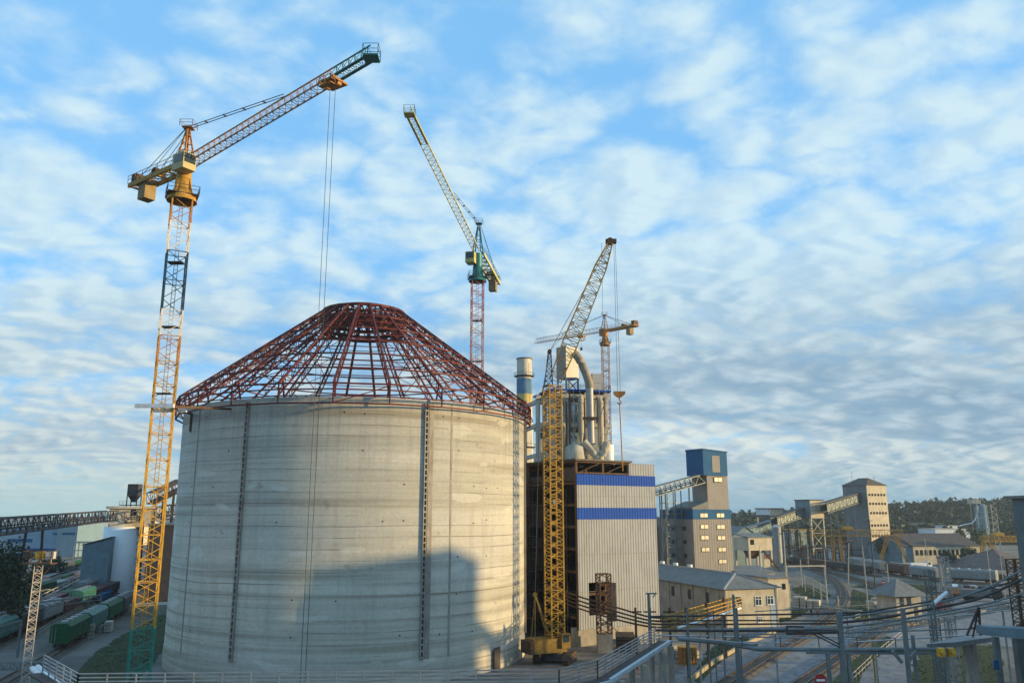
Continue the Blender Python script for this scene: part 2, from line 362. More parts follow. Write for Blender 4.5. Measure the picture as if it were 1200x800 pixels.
def rotmast(mb, x, y, z0, z1, w, rot, n, c, d, zig=True):      # vertical square mast turned by rot
    a = R(rot); u = Vector((math.cos(a), math.sin(a), 0)); v = Vector((-math.sin(a), math.cos(a), 0)); h = w/2
    cs = [-u-v, u-v, u+v, -u+v]; O = Vector((x, y, 0))
    P = lambda k, z: O+cs[k % 4]*h+Vector((0, 0, z))
    for k in range(4): mb.beam(P(k, z0), P(k, z1), c, c, u)
    for i in range(n):
        za = z0+(z1-z0)*i/n; zb = z0+(z1-z0)*(i+1)/n; zm = (za+zb)/2
        for k in range(4):
            A, B = (k, k+1) if zig else (k+1, k)
            mb.beam(P(A, za), P(B, zm), d); mb.beam(P(B, zm), P(A, zb), d)
            mb.beam(P(k, za), P(k+1, za), d*1.1)
    for k in range(4): mb.beam(P(k, z1), P(k+1, z1), d*1.2)
def trijib(mb, p, q, wb, h, n, c, d, h1=None):               # triangular section, apex chord up
    p = Vector(p); q = Vector(q); ax = (q-p).normalized(); u = ax.cross(Vector((0, 0, 1))).normalized(); v = u.cross(ax); h1 = h1 or h
    def cp(i, k):
        t = i/n; hh = h+(h1-h)*t; o = p+(q-p)*t; return o+(u*wb/2 if k == 0 else -u*wb/2 if k == 1 else v*hh)
    for k in range(3): mb.beam(cp(0, k), cp(n, k), c)
    for i in range(n):
        m = (i+.5)
        for k in (0, 1): mb.beam(cp(i, k), cp(m, 2), d); mb.beam(cp(m, 2), cp(i+1, k), d)
        mb.beam(cp(i, 0), cp(i, 1), d); mb.beam(cp(i, 0), cp(i+1, 1), d*.8)
    mb.beam(cp(n, 0), cp(n, 1), d)
def railing(mb, pts, h=1.1, rails=3, sp=2., r=.035, post=.06):
    for a, b in zip(pts[:-1], pts[1:]):
        a = Vector(a); b = Vector(b); L_ = (b-a).length; n = max(1, round(L_/sp))
        for i in range(n+1):
            p = a+(b-a)*i/n; mb.beam(p, p+Vector((0, 0, h)), post)
        for k in range(rails):
            z = Vector((0, 0, h*(k+1)/rails)); mb.beam(a+z, b+z, r*2)
# ==================================================================  SETTING
g = MB()
n_ = 60; xs = [-3000+6000*i/n_ for i in range(n_+1)]; ys = [-400+4600*i/n_ for i in range(n_+1)]
g.add([(x, y, 0) for y in ys for x in xs], [(j*(n_+1)+i, j*(n_+1)+i+1, (j+1)*(n_+1)+i+1, (j+1)*(n_+1)+i) for j in range(n_) for i in range(n_)])
struct(g.build('ground', m_ground))
# forested ridge far behind
def ridge(x, y):
    e = max(0, min(1, (y-560)/260)); e = e*e*(3-2*e)
    hx = .62*(33+9*math.sin(x*.0041+.6)+4*math.sin(x*.013)+2*math.sin(x*.031+1))
    side = max(.0, min(1, (x-60)/420)); side = side*side*(3-2*side)
    return hx*e*side
h = MB(); nx, ny = 80, 12
h.add([(-900+2300*i/nx, 560+900*j/ny, -.5+ridge(-900+2300*i/nx, 560+900*j/ny)) for j in range(ny+1) for i in range(nx+1)],
      [(j*(nx+1)+i, j*(nx+1)+i+1, (j+1)*(nx+1)+i+1, (j+1)*(nx+1)+i) for j in range(ny) for i in range(nx)])
struct(h.build('hill', mat('forest_floor', (.02, .032, .016), .95, 0, .3, .05)))
def crown(mb, c, rx, rz, n, s, r_=rnd):
    # leaf faces gathered in uneven clumps through the crown's volume
    k = max(5, n//45); cl = []
    for i in range(k):
        a = r_.uniform(0, 6.283); e = math.asin(r_.uniform(-.75, 1)); q = r_.uniform(.35, .85)
        cl.append((c[0]+rx*q*math.cos(a)*math.cos(e), c[1]+rx*q*math.sin(a)*math.cos(e), c[2]+rz*q*math.sin(e), r_.uniform(.22, .45)))
    for i in range(n):
        q = cl[i % k]; d = Vector((r_.gauss(0, 1), r_.gauss(0, 1), r_.gauss(0, 1))).normalized()*r_.random()**.4
        p = Vector((q[0]+d.x*rx*q[3], q[1]+d.y*rx*q[3], q[2]+d.z*rz*q[3]))
        nrm = (d+Vector((r_.gauss(0, .5), r_.gauss(0, .5), r_.gauss(0, .5)+.3))).normalized()
        a = nrm.orthogonal().normalized(); b = nrm.cross(a); t = r_.uniform(0, 3.14); a, b = a*math.cos(t)+b*math.sin(t), b*math.cos(t)-a*math.sin(t)
        ss = s*r_.uniform(.6, 1.3); mb.add([p-a*ss, p-b*ss*.6, p+a*ss, p+b*ss*.6], [(0, 1, 2, 3)])
def forest():
    mb = MB(); r_ = random.Random(3)
    for row in range(16):
        y0 = 572+row*17
        x = 130.
        while x < 1050:
            x += r_.uniform(3.5, 7)
            y = y0+r_.uniform(-8, 8)
            if abs(x/y) > .78: continue
            if x/y < .26: continue
            hh = r_.uniform(10, 13.5); z = ridge(x, y)
            crown(mb, (x, y, z+hh*.55), r_.uniform(4.5, 7.5), hh*.55, 80, 1.5, r_)
    o = mb.build('forest', m_forest); o['kind'] = 'stuff'; o['label'] = 'dark green wooded ridge on the horizon behind the works'; o['category'] = 'forest'
forest()
def sheet(name, pts, z, m, kind='structure', label=None, cat=None):
    mb = MB()
    if kind == 'stuff':
        q = random.Random(len(name)*7+int(abs(pts[0][0]))); out = []
        c = sum((Vector((p[0], p[1])) for p in pts), Vector((0, 0)))/len(pts)
        for i, p in enumerate(pts):
            p = Vector((p[0], p[1])); p2 = pts[(i+1) % len(pts)]; p2 = Vector((p2[0], p2[1])); n = max(2, int((p2-p).length/1.5))
            for k in range(n):
                e = p.lerp(p2, k/n); out.append(e+(c-e).normalized()*q.uniform(-.7, .7))
        xs_ = [p.x for p in out]; ys_ = [p.y for p in out]
        def inside(x, y):
            r_ = False
            for i in range(len(out)):
                a, b_ = out[i], out[i-1]
                if (a.y > y) != (b_.y > y) and x < (b_.x-a.x)*(y-a.y)/(b_.y-a.y)+a.x: r_ = not r_
            return r_
        mb.add([(p.x, p.y, z) for p in out], [tuple(range(len(out)))])
        for k in range(1800):
            x, y = q.uniform(min(xs_), max(xs_)), q.uniform(min(ys_), max(ys_))
            if not inside(x, y): continue
            h_ = q.uniform(.05, .22); w_ = q.uniform(.06, .2); a = q.uniform(0, 3.14); dx, dy = math.cos(a)*w_, math.sin(a)*w_
            mb.add([(x-dx, y-dy, z), (x+dx, y+dy, z), (x+dx*.4+q.uniform(-.1, .1), y+dy*.4, z+h_)], [(0, 1, 2)])
    else: mb.add([(p[0], p[1], z) for p in pts], [tuple(range(len(pts)))])
    o = mb.build(name, m); o['kind'] = kind
    if label: o['label'] = label; o['category'] = cat
    return o
G = lambda *a: [onz(x, y, 0) for x, y in a]
# ---------- roads and paved yards
def smooth(pts, n=6):
    out = []
    for i in range(len(pts)-1):
        p0 = pts[max(i-1, 0)]; p1 = pts[i]; p2 = pts[i+1]; p3 = pts[min(i+2, len(pts)-1)]
        for k in range(n):
            t = k/n; out.append(.5*((2*p1)+(p2-p0)*t+(2*p0-5*p1+4*p2-p3)*t*t+(3*p1-p0-3*p2+p3)*t**3))
    out.append(pts[-1]); return out
def strip(mb, pts, w, z0, z1=None):
    pts = [Vector(p) for p in pts]; n = len(pts); vs = []
    for i, p in enumerate(pts):
        d = (pts[min(i+1, n-1)]-pts[max(i-1, 0)]).normalized(); s_ = Vector((d.y, -d.x, 0))*w/2
        vs += [Vector((p.x, p.y, z0))-s_, Vector((p.x, p.y, z0))+s_]
        if z1 is not None: vs += [Vector((p.x, p.y, z1))-s_*.7, Vector((p.x, p.y, z1))+s_*.7]
    if z1 is None: return mb.add(vs, [(2*i, 2*i+1, 2*i+3, 2*i+2) for i in range(n-1)])
    fs = []
    for i in range(n-1):
        a = 4*i; b = a+4; fs += [(a+2, a+3, b+3, b+2), (a, a+2, b+2, b), (a+3, a+1, b+1, b+3)]
    return mb.add(vs, fs)
trA = smooth([onz(x, y) for x, y in ((800, 835), (855, 800), (911, 765), (945, 745), (968, 728), (984, 712), (989, 698), (982, 684), (965, 673), (935, 664), (900, 659))])
trB = smooth([onz(x, y) for x, y in ((895, 835), (940, 802), (985, 772), (1018, 748), (1040, 728), (1048, 712), (1040, 697), (1020, 684), (990, 675), (950, 668))])
trC = smooth([onz(x, y) for x, y in ((1200, 700), (1130, 697), (1060, 692), (1010, 682), (975, 672), (940, 663))])
roadA = [(a+b)/2 for a, b in zip(trA[:30], trB[:30])]
mb = MB(); strip(mb, [p+Vector((-8, -1, 0)) for p in trA[:26]], 9.0, .008); struct(mb.build('service_road', m_road))
mb = MB(); strip(mb, [p*.5+q*.5 for p, q in zip(trA[:26], trB[:26])], 10.5, .008); struct(mb.build('crossing_road', m_road))
mb = MB(); strip(mb, smooth([onz(x, y) for x, y in ((985, 860), (1015, 815), (1052, 770), (1085, 735), (1120, 715))]), 10, .012); struct(mb.build('road', m_road))
struct(sheet('paved_yard', G((1078, 742), (1092, 712), (1130, 700), (1205, 702), (1260, 722), (1250, 770), (1150, 752)), .020, m_road))
struct(sheet('gravel_yard', G((430, 900), (560, 800), (640, 752), (672, 742), (800, 742), (850, 742), (790, 790), (740, 880)), .016, mat('sandy_yard', (.20, .17, .145), .95, 0, .2, .2, .5, 8, tint=(.10, .085, .07), tfac=.7)))
sheet('grass_verge', G((1055, 830), (1078, 760), (1115, 752), (1172, 758), (1180, 830)), .024, m_grass, 'stuff', 'mown green grass beside the road under the pipe platform', 'grass')
sheet('grass_bank', G((985, 716), (1000, 690), (1030, 700), (1035, 716), (1005, 727)), .024, m_grass, 'stuff', 'green grass inside the bend of the railway', 'grass')
sheet('grass_patch', G((810, 792), (835, 758), (872, 742), (880, 750), (850, 770), (820, 800)), .024, m_grass, 'stuff', 'green grass patch beside the low yard wall', 'grass')
sheet('grass_strip', G((80, 800), (105, 770), (140, 745), (200, 715), (210, 740), (160, 800)), .024, m_grass, 'stuff', 'rough green grass between the wagons and the crane foot', 'grass')
sheet('cinder_path', G((-60, 800), (20, 748), (75, 715), (135, 683), (165, 684), (120, 712), (40, 765), (10, 800)), .02, mat('cinder_path', (.19, .18, .165), .95, 0, .2, .3, .4, 8))
def track(name, pts, gauge=1.52):
    o = bpy.data.objects.new(name, None); C.objects.link(o); o['kind'] = 'structure'
    b = MB(); strip(b, pts, 3.6, .026, .22); b.build('ballast', m_ball, o)
    r_ = MB()
    for s_ in (-1, 1):
        q = []
        for i, p in enumerate(pts):
            d = (pts[min(i+1, len(pts)-1)]-pts[max(i-1, 0)]).normalized(); q.append(Vector((p.x, p.y, .44))+Vector((d.y, -d.x, 0))*s_*gauge/2)
        for a, c in zip(q[:-1], q[1:]): r_.beam(a, c, .1, .16)
    r_.build('rail', m_rail, o)
    s = MB(); acc = 0
    for a, c in zip(pts[:-1], pts[1:]):
        L_ = (c-a).length; d = (c-a)/L_; s_ = Vector((d.y, -d.x, 0))
        if a.length > 330: break
        while acc < L_:
            p = a+d*acc; p = Vector((p.x, p.y, .285)); s.beam(p-s_*1.3, p+s_*1.3, .26, .14); acc += .7
        acc -= L_
    if s.v: s.build('sleepers', m_sleep, o)
track('railway_track', trA); track('railway_track', trB); track('railway_track', trC)
LY = lambda off, Y: Vector((-73.8+off-.264*(Y-140), Y, 0))
OFFS = [0, -12.5, -17.5, -28, -33, -45, -50, -62, -67]
for off in OFFS: track('railway_track', [LY(off, 90+i*30) for i in range(17)])
# ==================================================================  SILO
SC = Vector((-26, 137, 0)); SR = 28.0; ZT = 37.5
silo = thing('concrete_silo', 'huge round concrete silo under construction with bare red steel roof frame', 'silo', tuple(SC))
w = MB(); w.rev((SC.x, SC.y, 0), [(SR+.1, -.3), (SR+.1, 2.6), (SR+.02, 2.9), (SR, 2.92), (SR, ZT), (SR-.6, ZT), (SR-.6, 10)], 180); w.build('wall', m_silo, silo)
def silo_ang(px, py=600):
    d = ray(px, py); d = Vector((d.x, d.y)).normalized(); c = Vector((SC.x, SC.y)); b = d.dot(c); disc = b*b-c.dot(c)+SR*SR
    k = b-math.sqrt(max(disc, 0)); p = d*k-c; return math.atan2(p.y, p.x)
def sp(a, r, z): return Vector((SC.x+r*math.cos(a), SC.y+r*math.sin(a), z))
for px in (283, 497, 616.0):
    a = silo_ang(px); n = Vector((math.cos(a), math.sin(a), 0)); t_ = Vector((-n.y, n.x, 0))
    b = MB(); b.beam(sp(a, SR+.02, 3), sp(a, SR+.02, ZT-.5), .46, .12, n); ch = b.build('ladder_channel', m_brown, silo)
    b = MB()
    for k in (-1, 1): b.beam(sp(a, SR+.22, 3)+t_*.21*k, sp(a, SR+.22, ZT-.5)+t_*.21*k, .12, .28, n)
    z = 3.2
    while z < ZT-.7: b.beam(sp(a, SR+.22, z)-t_*.21, sp(a, SR+.22, z)+t_*.21, .26, .22, (0, 0, 1)); z += .82
    b.build('rungs', m_conc, ch)
for px in (225, 503.5, 528):
    a = silo_ang(px); b = MB(); n = (math.cos(a), math.sin(a), 0)
    b.beam(sp(a, SR-.02, 3), sp(a, SR-.02, ZT-.3), .3 if px != 503.5 else .7, .12, n); b.build('wall_seam', m_conc, silo)
# rows of tie-holes with rust marks
b = MB()
for k in range(26):
    for j in range(7):
        if rnd.random() < .72: continue
        a = R(-165+k*5.8+rnd.uniform(-.2, .2)); z = 6+j*4.9+rnd.uniform(-.3, .3); b.beam(sp(a, SR-.05, z), sp(a, SR+.03, z), .17)
b.build('tie_holes', m_dark, silo)
a = silo_ang(580); b = MB(); b.beam(sp(a, SR+.45, 0), sp(a, SR+.6, 3.2), 1.6, .25, (0, 0, 1)); 
b = MB(); nn = Vector((math.cos(a), math.sin(a), 0)); tt = Vector((-nn.y, nn.x, 0)); b.beam(sp(a, SR+.46, 0), sp(a, SR+.46, 3.1), 1.5, .2, nn); b.build('door', m_dsteel, silo)
# roof: 24 radial trusses, rings, hub
NR = 24; RO, RI = 29.3, 7.0; ZO, ZI = 39.2, 56.1; DEP0, DEP1 = 1.7, 1.8
def rt(t, low=False):
    r = RO+(RI-RO)*t; z = ZO+(ZI-ZO)*t
    if low: z -= DEP0+(DEP1-DEP0)*t
    return r, z
NB = 12
for i in range(NR):
    a = 2*math.pi*i/NR+.06; b = MB()
    P = lambda t, low=False: sp(a, *rt(t, low))
    b.beam(P(0), P(1), .27, .27); b.beam(P(0, 1), P(1, 1), .19, .19)
    for k in range(NB):
        t0 = k/NB; t1 = (k+1)/NB
        b.beam(P(t0), P(t0, 1), .10)
        (b.beam(P(t0), P(t1, 1), .09) if k % 2 else b.beam(P(t0, 1), P(t1), .09))
    b.beam(P(1), P(1, 1), .16)
    b.beam(sp(a, RO-.1, ZO), sp(a, RO-.1, ZT-1.0), .17); b.beam(sp(a, SR-.5, ZT), sp(a, *rt(.05)), .22)
    b.build('roof_truss', m_redst, silo)
for k in range(0, NB+1):
    t = k/NB; b = MB()
    for i in range(NR*2):
        # purlins straight between trusses
        if i % 2: continue
        a0 = 2*math.pi*(i/2)/NR+.06; a1 = a0+2*math.pi/NR
        b.beam(sp(a0, *rt(t)), sp(a1, *rt(t)), .22 if k % 2 == 0 else .12)
        if k in (0, 4, 8, 12): b.beam(sp(a0, *rt(t, 1)), sp(a1, *rt(t, 1)), .13)
    b.build('roof_ring', m_redst, silo)
for i in range(0, NR, 4):
    a0 = 2*math.pi*i/NR+.06; a1 = a0+2*math.pi/NR; b = MB()
    for k in range(0, NB, 2):
        b.beam(sp(a0, *rt(k/NB)), sp(a1, *rt((k+2)/NB)), .1); b.beam(sp(a1, *rt(k/NB)), sp(a0, *rt((k+2)/NB)), .1)
    b.build('roof_bracing', m_redst, silo)
b = MB()
for i in range(NR):
    a0 = 2*math.pi*i/NR+.06; a1 = a0+2*math.pi/NR
    for z, r, w_ in ((ZT-1.0, RO-.1, .2), (ZT+.9, RO-.1, .18), (ZT-.1, RO+.35, .12)): b.beam(sp(a0, r, z), sp(a1, r, z), w_)
    if i % 3 == 0: b.beam(sp(a0, RO-.1, ZT-1), sp(a1, RO-.1, ZO-.2), .12)
b.build('eaves_ring', m_redst, silo)
b = MB()
for i in range(NR):
    a0 = 2*math.pi*i/NR+.06; a1 = a0+2*math.pi/NR
    for r, z in ((7.0, 56.1), (7.0, 52.6), (4.9, 56.7), (4.9, 54.0)): b.beam(sp(a0, r, z), sp(a1, r, z), .42)
    b.beam(sp(a0, 7.0, 56.1), sp(a0, 7.0, 52.6), .24); b.beam(sp(a0, 7.0, 56.1), sp(a0, 4.9, 56.7), .26); b.beam(sp(a0, 4.9, 56.7), sp(a0, 4.9, 54.), .2)
    b.beam(sp(a0, 7.0, 52.6), sp(a1, 7.0, 56.1), .16); b.beam(sp(a0, 7.0, 52.6), sp(a0, 4.9, 54.), .18); b.beam(sp(a0, 4.9, 54), sp(a1, 4.9, 56.7), .16)
    b.beam(sp(a0, 7.0, 54.5), sp(a1, 7.0, 54.5), .2)
    if i % 2 == 0: b.beam(sp(a0, 4.9, 56.7), sp(a0+math.pi, 4.9, 56.7), .2)
    b.beam(sp(a0, 7.0, 54.6), sp(a0, .6, 54.9), .3); b.beam(sp(a0, 7.0, 53.4), sp(a1, 7.0, 53.4), .5)
b.build('roof_hub', m_redst, silo)
# ==================================================================  TOWER CRANES
def zpy(py, Y): return at(600, py, Y).z
def tower_crane(label, x, y, segs, mw, rot, zs, root, tip, tail, apex, mats, tie, trolley, tipc=None, group='tower cranes above the works', nj=26, cab=True, extra=None):
    o = thing('tower_crane', label, 'crane', (x, y, 0), group)
    mj, mc, mh, mcab = mats
    b = MB(); b.box(x-mw, x+mw, y-mw, y+mw, 0, .6); b.build('base', m_conc, o)
    for (z0, z1, m) in segs:
        n = max(1, round((z1-z0)/(mw*1.15))); b = MB(); rotmast(b, x, y, z0, z1, mw, rot, n, .19, .085); rotmast(b, x, y, z0, z0+.001, mw, rot, 1, .01, .05)
        # inner ladder
        for s_ in (-.25, .25): b.beam((x+s_, y, z0), (x+s_, y, z1), .06)
        zz = z0
        while zz < z1: b.beam((x-.25, y, zz), (x+.25, y, zz), .05); zz += .6
        b.build('mast_section', m, o)
    # rest platforms
    for dz in (9, 18, 27): b = MB(); b.box(x-mw*.42, x+mw*.42, y-.7, y+.7, zs-dz-.1, zs-dz); b.build('rest_platform', m_dsteel, o)
    # slewing unit
    b = MB(); b.rev((x, y, 0), [(mw*.80, zs-.2), (mw*.72, zs+.5), (mw*.45, zs+1.6), (mw*.42, zs+3.2), (.1, zs+3.2)], 12)
    for k in range(4):
        a = R(rot+45+90*k); p = Vector((x+math.cos(a)*mw*.72, y+math.sin(a)*mw*.72, zs-.2)); b.beam(p, (x+math.cos(a)*mw*.35, y+math.sin(a)*mw*.35, zs+3.), .34)
    b.build('slewing_unit', mc, o)
    b = MB(); f = Fr((x, y), rot)
    b.fbox(f, -mw*.8, mw*.8, -mw*.7, mw*.7, zs+.55, zs+.65)
    railing(b, [f.p(u, v, zs+.65) for u, v in ((-mw*.8, -mw*.7), (mw*.8, -mw*.7), (mw*.8, mw*.7), (-mw*.8, mw*.7), (-mw*.8, -mw*.7))], 1.1, 2, 1.6, .03)
    b.build('slewing_platform', m_dsteel, o)
    b = MB(); b.tube((x, y, zs+3.1), (x, y, root.z-.3), mw*.4, 10); b.build('turret', mc, o)
    jd = (tip-root); jd.z = 0; jd.normalize(); sd = Vector((jd.y, -jd.x, 0))
    if cab:
        c = Vector((x, y, 0))+jd*1.5+sd*1.1; f = Fr(c, math.degrees(math.atan2(jd.y, jd.x)))
        b = MB(); b.fbox(f, -1.3, 1.2, -1.0, 1.0, zs+3.6, zs+6.0); cb = b.build('cab', mcab, o)
        b = MB(); b.fbox(f, 1.2, 1.24, -.85, .85, zs+4.5, zs+5.8); b.fbox(f, -.8, 1.0, -1.04, -1.0, zs+4.6, zs+5.7); b.build('cab_window', m_glass, cb)
    # head frame
    b = MB(); A = Vector(apex)
    for s_ in (-1, 1):
        for t_ in (-1, 1):
            foot = root+sd*s_*.9+jd*t_*1.1; b.beam(foot, A+sd*s_*.15, .22)
            b.beam(foot, root+sd*s_*.9-jd*t_*1.1, .18)
    for k in range(1, 5):
        t = k/5; w_ = 1-t*.85
        pts = [root.lerp(A, t)+sd*s_*.9*w_+jd*t_*1.1*w_ for s_, t_ in ((-1, -1), (1, -1), (1, 1), (-1, 1))]
        for i in range(4): b.beam(pts[i], pts[(i+1) % 4], .1)
    b.box(A.x-.7, A.x+.7, A.y-.7, A.y+.7, A.z-.1, A.z+.02); railing(b, [A+Vector((p, q, 0)) for p, q in ((-.9, -.9), (.9, -.9), (.9, .9), (-.9, .9), (-.9, -.9))], .9, 2, 2, .025, .05)
    b.build('tower_head', mh, o)
    # jib, in two paint colours when tipc
    jr = root+jd*1.2; k_ = .82 if tipc else 1.
    mid = jr.lerp(tip, k_)
    b = MB(); trijib(b, jr, mid, 1.45, 1.7, int(nj*k_), .14, .06); b.build('jib', mj, o)
    if tipc:
        b = MB(); trijib(b, mid, tip, 1.45, 1.7, max(2, nj-int(nj*k_)), .14, .06)
        for s_ in (-1, 1): b.beam(mid+sd*s_*.5, tip+sd*s_*.5, .2, .14)
        b.box(tip.x-.9, tip.x+.9, tip.y-.9, tip.y+.9, tip.z-.2, tip.z); railing(b, [tip+Vector((p, q, 0)) for p, q in ((-.9, -.9), (.9, -.9), (.9, .9), (-.9, .9), (-.9, -.9))], 1.3, 2, 2, .025)
        b.build('jib_tip', tipc, o)
    # counter-jib
    cr = root-jd*1.; b = MB(); cd = (tail-cr); 
    for s_ in (-1, 1): b.beam(cr+sd*s_*1.1, tail+sd*s_*1.1, .3, .65)
    n = max(4, int(cd.length/2))
    for i in range(n+1):
        p = cr+cd*i/n; b.beam(p-sd*1.1, p+sd*1.1, .16, .3)
        if i < n: b.beam(p-sd*1.1, cr+cd*(i+1)/n+sd*1.1, .12)
    cj = b.build('counter_jib', mc if mc != m_teal else m_ygrn, o)
    b = MB()
    for s_ in (-1, 1): railing(b, [cr+sd*s_*1.3+Vector((0, 0, .3)), tail+sd*s_*1.3+Vector((0, 0, .3))], 1.1, 2, 1.8, .03, .05)
    b.build('handrail', mh, cj)
    cdn = cd.normalized(); f = Fr(tail-cdn*3.2, math.degrees(math.atan2(cdn.y, cdn.x)))
    b = MB(); b.fbox(f, -.9, .9, -.85, .85, tail.z-2.6, tail.z-.3); b.fbox(f, -.8, .8, -.7, .7, tail.z-.32, tail.z+.1); b.build('counterweight', mat('counterweight_paint', (.28, .2, .09), .7, 0, .2, .8, tint=RUST, tfac=.4), o)
    b = MB(); b.fbox(f, 1.6, 3.0, -.9, .9, tail.z+.35, tail.z+1.7); b.build('electric_cabinet', m_brown, o); b = MB(); b.tube(f.p(-2.6, -.8, tail.z+1.0), f.p(-2.6, .8, tail.z+1.0), .6, 12); b.build('winch', m_brown, o)
    b = MB()
    ti = jr.lerp(tip, tie)+Vector((0, 0, 2.0))
    for s_ in (-.25, .25):
        b.tube(A+sd*s_, ti+sd*s_, .055, 6)
        b.tube(A+sd*s_, tail-cdn*2+sd*s_*4+Vector((0, 0, .4)), .05, 6); b.tube(A+sd*s_, tail-cdn*5+sd*s_*4+Vector((0, 0, .4)), .04, 6)
    for t in (.2, .4, .6, .8): p = A.lerp(ti, t); b.beam(p-sd*.3, p+sd*.3, .16)
    b.build('pendant', m_dsteel, o)
    if trolley:
        tr = jr.lerp(tip, trolley); b = MB(); f = Fr(tr, math.degrees(math.atan2(jd.y, jd.x)))
        b.fbox(f, -1.3, 1.3, -1.2, 1.2, tr.z-.55, tr.z-.3); b.fbox(f, -.4, 1.6, -1.9, -1.2, tr.z-1.6, tr.z-1.5); railing(b, [f.p(u, v, tr.z-1.5) for u, v in ((-.4, -1.2), (-.4, -1.9), (1.6, -1.9), (1.6, -1.2))], 1.0, 2, 1, .03)
        for u in (-.9, .9): b.tube(f.p(u, -1, tr.z-.3), f.p(u, -.8, tr.z-.3), .25, 10); b.tube(f.p(u, .8, tr.z-.3), f.p(u, 1, tr.z-.3), .25, 10); b.tube(f.p(u, -.3, tr.z-.7), f.p(u, .3, tr.z-.7), .3, 10)
        b.build('trolley', m_orng, o)
    return o, jr, jd, sd, trolley and jr.lerp(tip, trolley)
# left crane: mast painted in bands
X1, Y1 = -45.9, 105.
zb = lambda py: zpy(py, Y1)
cuts = [(812, 735, m_green), (735, 655, m_yel), (655, 570, m_yel), (570, 478, m_yel), (478, 425, m_yeld), (425, 395, m_orng), (395, 365, m_mastw), (365, 331, m_dblue), (331, 297, m_dblue), (297, 263, m_mastw), (263, 235, m_orng)]
segs = [(max(.6, zb(a)) if i else .6, zb(b_), m) for i, (a, b_, m) in enumerate(cuts)]
cr1, jr, jd, sd, tr = tower_crane('tallest tower crane at far left, yellow and dark blue banded mast beside the silo', X1, Y1, segs, 2.55, 28, zb(235),
    Vector((X1, Y1, zb(196))), Vector((-16.63, 85.85, 74.6)), Vector((-56.0, 112.0, zb(196)-.2)), Vector((X1, Y1, zb(150))), (m_orng, m_yeld, m_orng, mat('cab_cream', (.38, .31, .13), .5, 0, .2)), .56, .815, m_teal, nj=30)
b = MB()
for s_ in (-.45, .45): b.tube(tr+jd*s_+Vector((0, 0, -.8)), Vector((tr.x, tr.y, 2.6))+jd*s_*.8, .032, 5)
b.build('hoist_rope', m_cable, cr1)
b = MB(); hp = Vector((tr.x, tr.y, 1.8)); b.box(hp.x-.5, hp.x+.5, hp.y-.2, hp.y+.2, 1.4, 2.6); b.pipe([hp+Vector((0, 0, -.3)), hp+Vector((0, 0, -.8)), hp+Vector((.25, 0, -1.1)), hp+Vector((0, 0, -1.35)), hp+Vector((-.25, 0, -1.1))], .09); b.build('hook_block', m_yel, cr1)
# wall ties of the left crane to the silo rim
b = MB(); zt = zb(478)
for pz in ((-.9, 1.6), (1.6, -.9)):
    pass
tgt = sp(silo_ang(216), SR+.1, ZT-1.2); t2 = sp(silo_ang(262), SR+.1, ZT-1.4)
b.beam((X1-2.6, Y1-2.3, zt), (X1+2.4, Y1-2.3, zt), .4, .5); b.build('tie_frame', m_white, cr1); b = MB(); b.beam((X1-2.2, Y1+2.3, zt), (X1+2.2, Y1+2.3, zt), .4, .5)
b.build('tie_frame', m_white, cr1)
b = MB(); b.beam((X1+2.0, Y1-2.3, zt-.1), (t2.x, t2.y, ZT-1.3), .3); b.beam((X1+2.0, Y1+2.3, zt-.1), tgt, .3); b.beam((X1+2.0, Y1-2.3, zt-.1), tgt, .26)
b.beam(tgt, tgt-Vector((0, 0, 2.6)), .3); b.build('wall_tie', m_brown, cr1)
# second crane behind the silo
X2, Y2 = -7.6, 170.
zb = lambda py: zpy(py, Y2)
segs = [(.6, 18, m_redpk), (18, 36, m_redpk), (36, 54, m_redpk), (54, zb(372), m_rwht), (zb(372), zb(329), m_redpk)]
cr2, jr, jd, sd, tr = tower_crane('tower crane with pink-red mast, teal turret and steep pale jib behind the silo', X2, Y2, segs, 2.5, 10, zb(329),
    Vector((X2, Y2, zb(296))), at(480, 134, 125), at(581, 333, 188), Vector((X2+.2, Y2, zb(262))), (m_ygrn, m_teal, m_teal, m_ygrn), .42, None, m_ygrn, nj=30)
# third crane, far
X3, Y3 = 32., 270.
zb = lambda py: zpy(py, Y3)
segs = [(.6, 30, m_rwht), (30, 56, m_rwht), (56, zb(404), m_rwht)]
cr3, jr, jd, sd, tr = tower_crane('distant tower crane with pale red and white mast behind the preheater tower', X3, Y3, segs, 2.3, 5, zb(404),
    Vector((X3, Y3, zb(388))), at(628, 402, 296), at(746, 381, 258), Vector((X3, Y3, zb(369))), (m_rwht, m_orng, m_rwht, m_orng), .6, .3, None, nj=20)
b = MB(); b.tube(tr+Vector((0, 0, -.8)), tr+Vector((0, 0, -4.5)), .05, 5); b.box(tr.x-.4, tr.x+.4, tr.y-.2, tr.y+.2, tr.z-5.4, tr.z-4.4); b.build('hook_block', m_dsteel, cr3)
